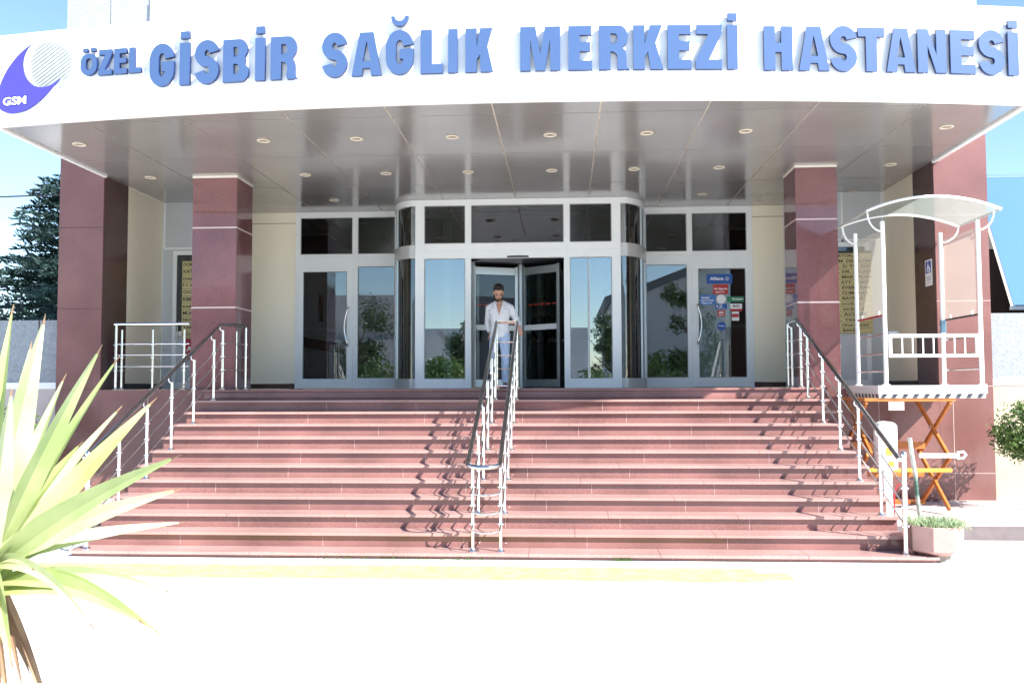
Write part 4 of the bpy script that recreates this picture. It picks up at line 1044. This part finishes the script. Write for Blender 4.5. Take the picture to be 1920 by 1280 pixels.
# ------------------------------------------------------------------ cedar beyond the left wall
t = thing('cedar_tree', 'dark blue green cedar tree standing behind the left wall', 'tree', (-12.9, 22, 0))
tx, ty = -12.7, 22.0
MB().tube([(tx, ty, 0), (tx+.05, ty, 4), (tx, ty, 7.5)], [.26, .17, .02], 10).build('trunk', 'bark', t)
rnd = random.Random(11); mb = MB(); br = MB()
def spray(p, d, ln, dens):
    """flat feathery twig with needle tufts along it"""
    side = d.cross(Vector((0, 0, 1))).normalized(); n = max(3, int(ln*dens))
    for i in range(n):
        u = (i+.3)/n; q = p+d*ln*u+Vector((0, 0, -.12))*ln*u*u
        for s in (-1, 1):
            l2 = ln*.36*(1-u*.6)*rnd.uniform(.6, 1.3)
            dd = (side*s*rnd.uniform(.7, 1.1)+d*rnd.uniform(.5, .9)+Vector((0, 0, rnd.gauss(.05, .22)))).normalized()
            for k in range(4):
                a = q+dd*l2*(k/4); b = a+(dd+Vector((rnd.gauss(0, .35), rnd.gauss(0, .35), rnd.gauss(.15, .3)))).normalized()*rnd.uniform(.08, .17)
                w_ = (b-a).cross(Vector((rnd.gauss(0, 1), rnd.gauss(0, 1), rnd.gauss(0, 1)))).normalized()*rnd.uniform(.02, .042)
                mb.add([a-w_, a+w_, b+w_*.3, b-w_*.3], [(0, 1, 2, 3)])
for i in range(260):
    z = 2.4+4.9*(i/260)**.95; a = rnd.uniform(0, 6.283); f = 1-(z-2.4)/5.3
    ln = (.35+2.75*f**.9)*rnd.uniform(.65, 1.12)
    d = Vector((math.cos(a), math.sin(a), rnd.uniform(.02, .35))).normalized(); p = Vector((tx, ty, z))
    br.tube([p, p+d*ln*.6+Vector((0, 0, -.03)), p+d*ln+Vector((0, 0, -.12*ln))], [.04*f+.012, .02*f+.008, .004], 5)
    spray(p+d*ln*.12, d, ln*.9, 9)
br.build('branches', 'cedar_needles', t); mb.build('crown', 'cedar_needles', t)

# ------------------------------------------------------------------ cables
def cable(label, a, b, sag):
    pts = [Vector(a).lerp(Vector(b), i/20)+Vector((0, 0, -4*sag*(i/20)*(1-i/20))) for i in range(21)]
    tag(MB().tube(pts, .013, 6).build('cable', 'cable', smooth=True), label, 'cable')
cable('thin dark cable crossing the sky left of the building', (-22, 17.5, 5.78), (-7.9, 14.0, 5.05), .05)

# ------------------------------------------------------------------ people
def person(name, label, loc, J, cloth, hair_m='hair', neck_open=False, beard=False, head_tilt=0.0, yaw=0.0, scale=1.0, seated=False):
    """J: joints in metres relative to loc, x right in picture, y away from camera, z up"""
    t = thing(name, label, 'person', loc)
    o = Vector(loc); V = lambda k: o+Vector(J[k])*scale
    sh, jn = cloth
    # ---- body (skin): head, neck, chest, arms, hands
    mb = MB(); hd = V('head'); nk = V('neck'); rot = Euler((head_tilt, 0, yaw)).to_matrix()
    HS = 1.10 if neck_open else 1.0
    def H(x, y, z): return hd+rot @ (Vector((x, y, z))*scale*HS)
    s = scale
    mb.ell(H(0, .008, .035), (.074*s*HS, .092*s*HS, .090*s*HS), 20, rot); mb.ell(H(0, -.018, -.035), (.058*s*HS, .068*s*HS, .075*s*HS), 18, rot)
    mb.ell(H(0, -.050, -.085), (.030*s, .028*s, .024*s), 12, rot)                      # chin
    mb.tube([H(0, -.082, .018), H(0, -.100, -.022)], [.008*s, .014*s], 8); mb.ell(H(0, -.098, -.028), (.016*s, .013*s, .010*s), 10, rot)   # nose
    for q in (-1, 1):
        mb.ell(H(q*.078, .012, -.005), (.012*s, .022*s, .032*s), 10, rot)            # ears
        mb.ell(H(q*.030, -.074, .028), (.024*s, .014*s, .009*s), 8, rot)             # brow ridge
        mb.ell(H(q*.038, -.058, -.02), (.022*s, .02*s, .02*s), 8, rot)
    mb.ell(H(0, -.083, -.058), (.022*s, .010*s, .007*s), 10, rot)                     # lips
    mb.tube([H(0, .02, -.06), nk, nk+Vector((0, .01, -.09))*s], [.050*s, .054*s, .066*s], 14)
    ch = V('chest'); mb.ell(ch+Vector((0, .01, .03))*s, (.15*s, .095*s, .16*s), 18)
    hp = V('hip'); mb.ell(hp, (.14*s, .095*s, .12*s), 16); mb.tube([ch, hp], .11*s, 14)
    for q in 'lr':
        a, b, c, f = V('sh'+q), V('el'+q), V('wr'+q), V('hd'+q)
        mb.tube([a, b, c], [.044*s, .036*s, .025*s], 12); mb.ell(b, (.036*s,)*3, 10)
        # hand: palm and five fingers
        d = (f-c).normalized(); sd_ = d.cross(Vector((0, 1, 0)) if abs(d.y) < .8 else Vector((1, 0, 0))).normalized(); up = sd_.cross(d)
        pm = c+d*.05*s; rm = Matrix((sd_, up, d)).transposed(); mb.ell(pm, (.038*s, .016*s, .055*s), 12, rm)
        for i, (off, ln) in enumerate(((-.027, .062), (-.009, .074), (.010, .070), (.027, .055))):
            p0 = pm+sd_*off*s+d*.035*s; p1 = p0+d*ln*.5*s+up*.006*s; p2 = p0+d*ln*.85*s+up*.026*s
            mb.tube([p0, p1, p2], [.0095*s, .0085*s, .007*s], 8)
        p0 = pm-sd_*.03*s-d*.02*s; mb.tube([p0, p0-sd_*.022*s+d*.028*s, p0-sd_*.025*s+d*.058*s+up*.012*s], [.012*s, .010*s, .008*s], 8)
    for q in 'lr':
        a, b, c = V('th'+q), V('kn'+q), V('an'+q); mb.tube([a, b, c], [.075*s, .052*s, .038*s], 12)
    body = mb.build('body', 'skin', t, remesh=.0065*s, smooth=True)
    # eyes and brows
    for q in (-1, 1):
        MB().ell(H(q*.030, -.079, .010), (.013*s, .007*s, .005*s), 10, rot).build('eye', 'hair', body, smooth=True)
        MB().ell(H(q*.031, -.086, .033), (.020*s, .006*s, .005*s), 10, rot).build('eyebrow', 'hair', body, smooth=True)
    mb = MB(); mb.ell(H(0, .034, .066), (.084*s*HS, .094*s*HS, .084*s*HS), 20, rot); mb.ell(H(0, -.022, .120), (.066*s*HS, .056*s*HS, .042*s*HS), 14, rot); mb.ell(H(0, .045, .02), (.080*s*HS, .070*s*HS, .077*s*HS), 16, rot)
    for k in range(60):
        a = random.uniform(0, 6.28); r = random.uniform(0, .075); mb.ell(H(r*math.cos(a), -.012+r*math.sin(a)*1.1, .146+random.uniform(-.014, .014)-r*.42), (.013*s, .015*s, .017*s), 6, rot)
    mb.build('hair', hair_m, t, remesh=.007*s, smooth=True)
    if beard:
        mb = MB(); mb.ell(H(0, -.050, -.085), (.040*s, .037*s, .031*s), 14, rot)
        for q in (-1, 1): mb.tube([H(q*.062, -.004, -.02), H(q*.056, -.032, -.062), H(q*.028, -.060, -.088)], [.014*s, .018*s, .022*s], 10)
        mb.tube([H(-.026, -.086, -.050), H(0, -.094, -.044), H(.026, -.086, -.050)], [.006*s, .008*s, .006*s], 8)
        mb.build('beard', hair_m, t, remesh=.006*s, smooth=True)
    # ---- shirt
    mb = MB(); rings = []
    top = nk+Vector((0, .02, -.03))*s
    sl, sr = V('shl'), V('shr'); hem = V('hem')
    for u, rx, ry in ((0, .178, .138), (.18, .166, .126), (.40, .152, .118), (.62, .170, .128), (.80, .185, .128), (.90, .160, .110), (1.0, .080, .075)):
        c = hem.lerp(top, u); rings.append((c.x, c.y, c.z, rx*s, ry*s))
    mb.loft(rings, 26)
    mb.tube([sr+Vector((.0, .01, .0))*s, nk+Vector((-.075, .02, -.045))*s, nk+Vector((.075, .02, -.045))*s, sl+Vector((0, .01, 0))*s], [.055*s, .056*s, .056*s, .055*s], 14)
    for q in 'lr':
        a, b, c = V('sh'+q), V('el'+q), V('wr'+q); e = b.lerp(c, .78)
        mb.tube([a.lerp(top, .35), a, b, e], [.070*s, .068*s, .056*s, .046*s], 14); mb.ell(b, (.056*s,)*3, 12); mb.ell(a, (.064*s, .066*s, .058*s), 12)
    shirt = mb.build('shirt', sh, t, remesh=.008*s, smooth=True)
    if neck_open:
        mb = MB(); c = ch
        yf = ch.y-.132*s
        vs = [(nk.x-.062*s, nk.y-.060*s, nk.z-.035*s), (nk.x+.062*s, nk.y-.060*s, nk.z-.035*s), (nk.x+.050*s, nk.y-.105*s, nk.z-.11*s), (nk.x+.0, yf-.006*s, nk.z-.245*s), (nk.x-.050*s, nk.y-.105*s, nk.z-.11*s)]
        th = Vector((0, .05*s, 0)); k = len(vs); vv = vs+[tuple(Vector(v)+th) for v in vs]
        mb.add(vv, [(0, 4, 2, 1), (4, 3, 2), (k+1, k+2, k+4, k), (k+2, k+3, k+4)]+[(i, (i+1) % k, k+(i+1) % k, k+i) for i in range(k)])
        mb.build('open_chest', 'skin', body, bevel=.008*s, smooth=True)
        for q in (-1, 1):
            m2 = MB(); pts = [(nk.x+q*.064*s, nk.y+.03*s, nk.z+.015*s), (nk.x+q*.070*s, nk.y-.055*s, nk.z-.02*s), (nk.x+q*.060*s, nk.y-.112*s, nk.z-.10*s), (nk.x+q*.006*s, yf-.012*s, nk.z-.25*s)]
            m2.tube(pts, [.015*s, .022*s, .018*s, .006*s], 8); m2.build('collar', sh, shirt, smooth=True)
        m2 = MB()
        for k in range(5): m2.ell((nk.x+.004, hem.y-.128*s+k*.001, hem.z+.04+k*.075), (.006, .004, .006), 8)
        m2.tube([(nk.x+.008, yf-.004*s, nk.z-.25*s), (hem.x+.006, hem.y-.127*s, hem.z+.01)], .004*s, 6); m2.build('placket', sh, shirt, smooth=True)
    # ---- trousers
    mb = MB(); mb.ell(hp+Vector((0, 0, -.02))*s, (.150*s, .105*s, .13*s), 18)
    for q in 'lr':
        a, b, c = V('th'+q), V('kn'+q), V('an'+q); k2 = b+Vector((random.uniform(-.01, .01), -.01, 0)); low = c+(b-c)*.05
        mb.tube([a+Vector((0, 0, .06))*s, a, a.lerp(b, .5), k2, b.lerp(c, .4), b.lerp(c, .75), low], [.09*s, .094*s, .083*s, .068*s, .064*s, .058*s, .062*s], 14)
        for k in range(3):
            p = b.lerp(c, .62+.12*k); mb.tube([p+Vector((-.05, -.03, 0))*s, p+Vector((.0, -.062, -.012))*s, p+Vector((.05, -.03, .004))*s], .012*s, 6)
    mb.build('trousers', jn, t, remesh=.009*s, smooth=True)
    for q in 'lr':
        c = V('an'+q); zf = o.z
        mb = MB(); mb.ell((c.x, c.y-.06*s, zf+.04*s), (.046*s, .125*s, .04*s), 16); mb.ell((c.x, c.y+.02*s, zf+.06*s), (.042*s, .05*s, .055*s), 12)
        mb.box(c.x-.045*s, c.x+.045*s, c.y-.17*s, c.y+.06*s, zf+.002, zf+.022)
        mb.build('shoe', 'shoe', t, remesh=.007*s, smooth=True)
    return t
J = dict(head=(-.01, -.15, 1.60), neck=(.0, -.05, 1.47), chest=(.0, -.02, 1.26), hip=(0, .03, .95), hem=(.0, .03, .86),
         shr=(-.168, .02, 1.375), elr=(-.215, .15, 1.13), wrr=(-.17, .12, .92), hdr=(-.155, .09, .83),
         shl=(.168, -.0, 1.37), ell=(.27, .10, 1.19), wrl=(.335, .0, 1.03), hdl=(.355, -.02, .95),
         thr=(-.085, .03, .88), knr=(-.12, .06, .48), anr=(-.13, .22, .09), thl=(.085, .0, .88), knl=(.095, -.12, .50), anl=(.09, -.05, .08))
person('person', 'bearded man in white open shirt and pale jeans leaving the revolving door, head bowed', (-1.09, 15.02, ZL), J, ('shirt', 'jeans'), neck_open=True, beard=True, head_tilt=.62, yaw=.10)
J2 = dict(J); J2.update(elr=(-.22, -.08, 1.15), wrr=(-.18, -.2, .98), hdr=(-.15, -.25, .95), ell=(.22, -.08, 1.15), wrl=(.18, -.2, .98), hdl=(.15, -.25, .95), head=(0, -.02, 1.68), anr=(-.1, .05, .08), anl=(.1, 0, .08), knl=(.09, -.02, .48), knr=(-.09, .0, .48))
person('person', 'dark clothed figure added in the lobby in place of a reflection in the door glass', (-.42, 17.9, ZL), J2, ('dark_cloth', 'dark_cloth'), scale=1.0)  # added figure, stands in for a person reflected in the door glass
J3 = dict(J2); 
J3.update(head=(0, -.04, 1.27), neck=(0, 0, 1.11), chest=(0, .02, .88), hip=(0, .08, .55), hem=(0, .07, .52), shr=(-.185, .02, 1.01), shl=(.185, .02, 1.01), elr=(-.23, -.06, .78), ell=(.23, -.06, .78), wrr=(-.13, -.24, .80), wrl=(.13, -.24, .80), hdr=(-.08, -.33, .80), hdl=(.08, -.33, .80),
          thr=(-.09, .05, .50), thl=(.09, .05, .50), knr=(-.10, -.28, .50), knl=(.10, -.28, .50), anr=(-.10, -.28, .09), anl=(.10, -.28, .09))
t = thing('office_chair', 'dark office chair behind the reception desk', 'chair', (-.2, 20.9, ZL))
P('seat', 'black_plastic', -.45, .05, 20.72, 21.18, ZL+.37, ZL+.42, t, .01); P('backrest', 'black_plastic', -.42, .02, 21.16, 21.2, ZL+.5, ZL+1.0, t, .01)
MB().tube([(-.2, 20.95, ZL), (-.2, 20.95, ZL+.37)], .03, 8).build('column', 'steel', t)
person('person', 'dark haired person seated behind the lobby reception desk', (-.2, 20.85, ZL), J3, ('dark_cloth', 'dark_cloth'))

# ------------------------------------------------------------------ what the glass mirrors: the street behind the camera
W = thing('warehouse', 'grey gabled warehouse mirrored in the glass to the right of the door', 'building', (9, -26, 0))
mb = MB(); x0, x1, xm = 3, 20, 13; z0, zr = 7.2, 11
mb.add([(x0, -26, 0), (x1, -26, 0), (x1, -26, 8), (xm, -26, zr), (x0, -26, z0), (x0, -40, 0), (x1, -40, 0), (x1, -40, 8), (xm, -40, zr), (x0, -40, z0)],
       [(4, 3, 2, 1, 0), (5, 6, 7, 8, 9), (0, 5, 9, 4), (1, 2, 7, 6)])
mb.build('wall', 'warehouse_wall', W)
MB().beam((x0-.3, -33, z0+.1), (xm, -33, zr+.25), 15, .5, up=(0, 0, 1)).beam((x1+.3, -33, 8.1), (xm, -33, zr+.25), 15, .5, up=(0, 0, 1)).build('roof', 'warehouse_roof', W)
W = thing('apartment_block', 'white street building mirrored in the glass to the left of the door', 'building', (-14, -34, 0))
MB().box(-26, -6, -40, -34, 0, 5.5).box(-20, -12, -40, -35, 5.5, 9.0).build('wall', 'neighbour_white', W)
m = MB()
for i in range(7):
    m.box(-25+i*2.7, -23.6+i*2.7, -33.99, -33.9, 1.2, 3.0)
m.build('window', 'mirror', W)
def street_tree(label, x, y, h, r, seed):
    t = thing('street_tree', label, 'tree', (x, y, 0)); rnd = random.Random(seed)
    mb = MB(); mb.tube([(x, y, 0), (x+.1, y, h*.5), (x, y, h*.8)], [.14, .09, .04], 8)
    for i in range(9):
        a = rnd.uniform(0, 6.28); z = h*rnd.uniform(.35, .7); mb.tube([(x, y, z), (x+math.cos(a)*r*.7, y+math.sin(a)*r*.7, z+r*.6)], [.05, .015], 6)
    mb.build('trunk', 'bark', t); mb = MB()
    for i in range(14):
        a = rnd.uniform(0, 6.28); rr = r*rnd.uniform(.1, .75); leafball(mb, (x+rr*math.cos(a), y+rr*math.sin(a), h*.62+rnd.uniform(-.35, .35)*h), r*rnd.uniform(.28, .48), 260, .16, seed+i)
    mb.build('crown', 'tree_leaf', t)
street_tree('leafy street tree mirrored in the left fixed window', -8.6, -3.5, 5.6, 1.6, 21)
street_tree('leafy street tree mirrored in the right fixed window', 5.1, -3.5, 5.9, 1.3, 22)
street_tree('leafy street tree mirrored in the bay glass right of the door', 2.0, -6.5, 4.9, 1.2, 23)
street_tree('leafy street tree mirrored in the bay glass left of the door', -4.6, -7.5, 5.2, 1.4, 24)
for i, (x, nm) in enumerate(((-3.9, 'left'), (1.0, 'middle'), (-6.5, 'far left'))):
    p = thing('flagpole', 'white flagpole on the street mirrored in the entrance glass, %s one' % nm, 'flagpole', (x, -4.5, 0), 'flagpoles across the street')
    MB().tube([(x, -4.5, 0), (x, -4.5, 8.5)], [.06, .035], 10).build('pole', 'white_paint', p, smooth=True); MB().ell((x, -4.5, 8.55), (.08, .08, .08), 10).build('finial', 'steel', p, smooth=True)

W = thing('office_block', 'long grey street block far behind the camera, mirrored in the side glass', 'building', (0, -60, 0))
MB().box(-60, -27, -70, -60, 0, 12).box(-27, 2.5, -72, -62, 0, 8).box(21, 60, -70, -60, 0, 13).build('wall', 'warehouse_wall', W)
m = MB()
for i in range(12):
    for z in (2, 5): m.box(-26+i*2.3, -24.8+i*2.3, -61.99, -61.9, z, z+1.6)
m.build('window', 'mirror', W)

for lb, c, r, sd_ in (('dark shrub mirrored low in the right fixed window', (4.1, -3.2, 2.0), 1.35, 61), ('dark shrub mirrored low in the left fixed window', (-8.0, -3.2, 1.9), 1.5, 62), ('dark shrub mirrored low in the left bay glass', (-5.0, -5.5, 1.8), 1.3, 63), ('dark shrub mirrored low in the right bay glass', (1.2, -5.5, 1.5), 1.1, 64), ('dark shrub mirrored in the left glass door', (-10.2, -3.0, 2.2), 1.2, 65)):
    bush(lb, c, r, 1500, .26, sd_)
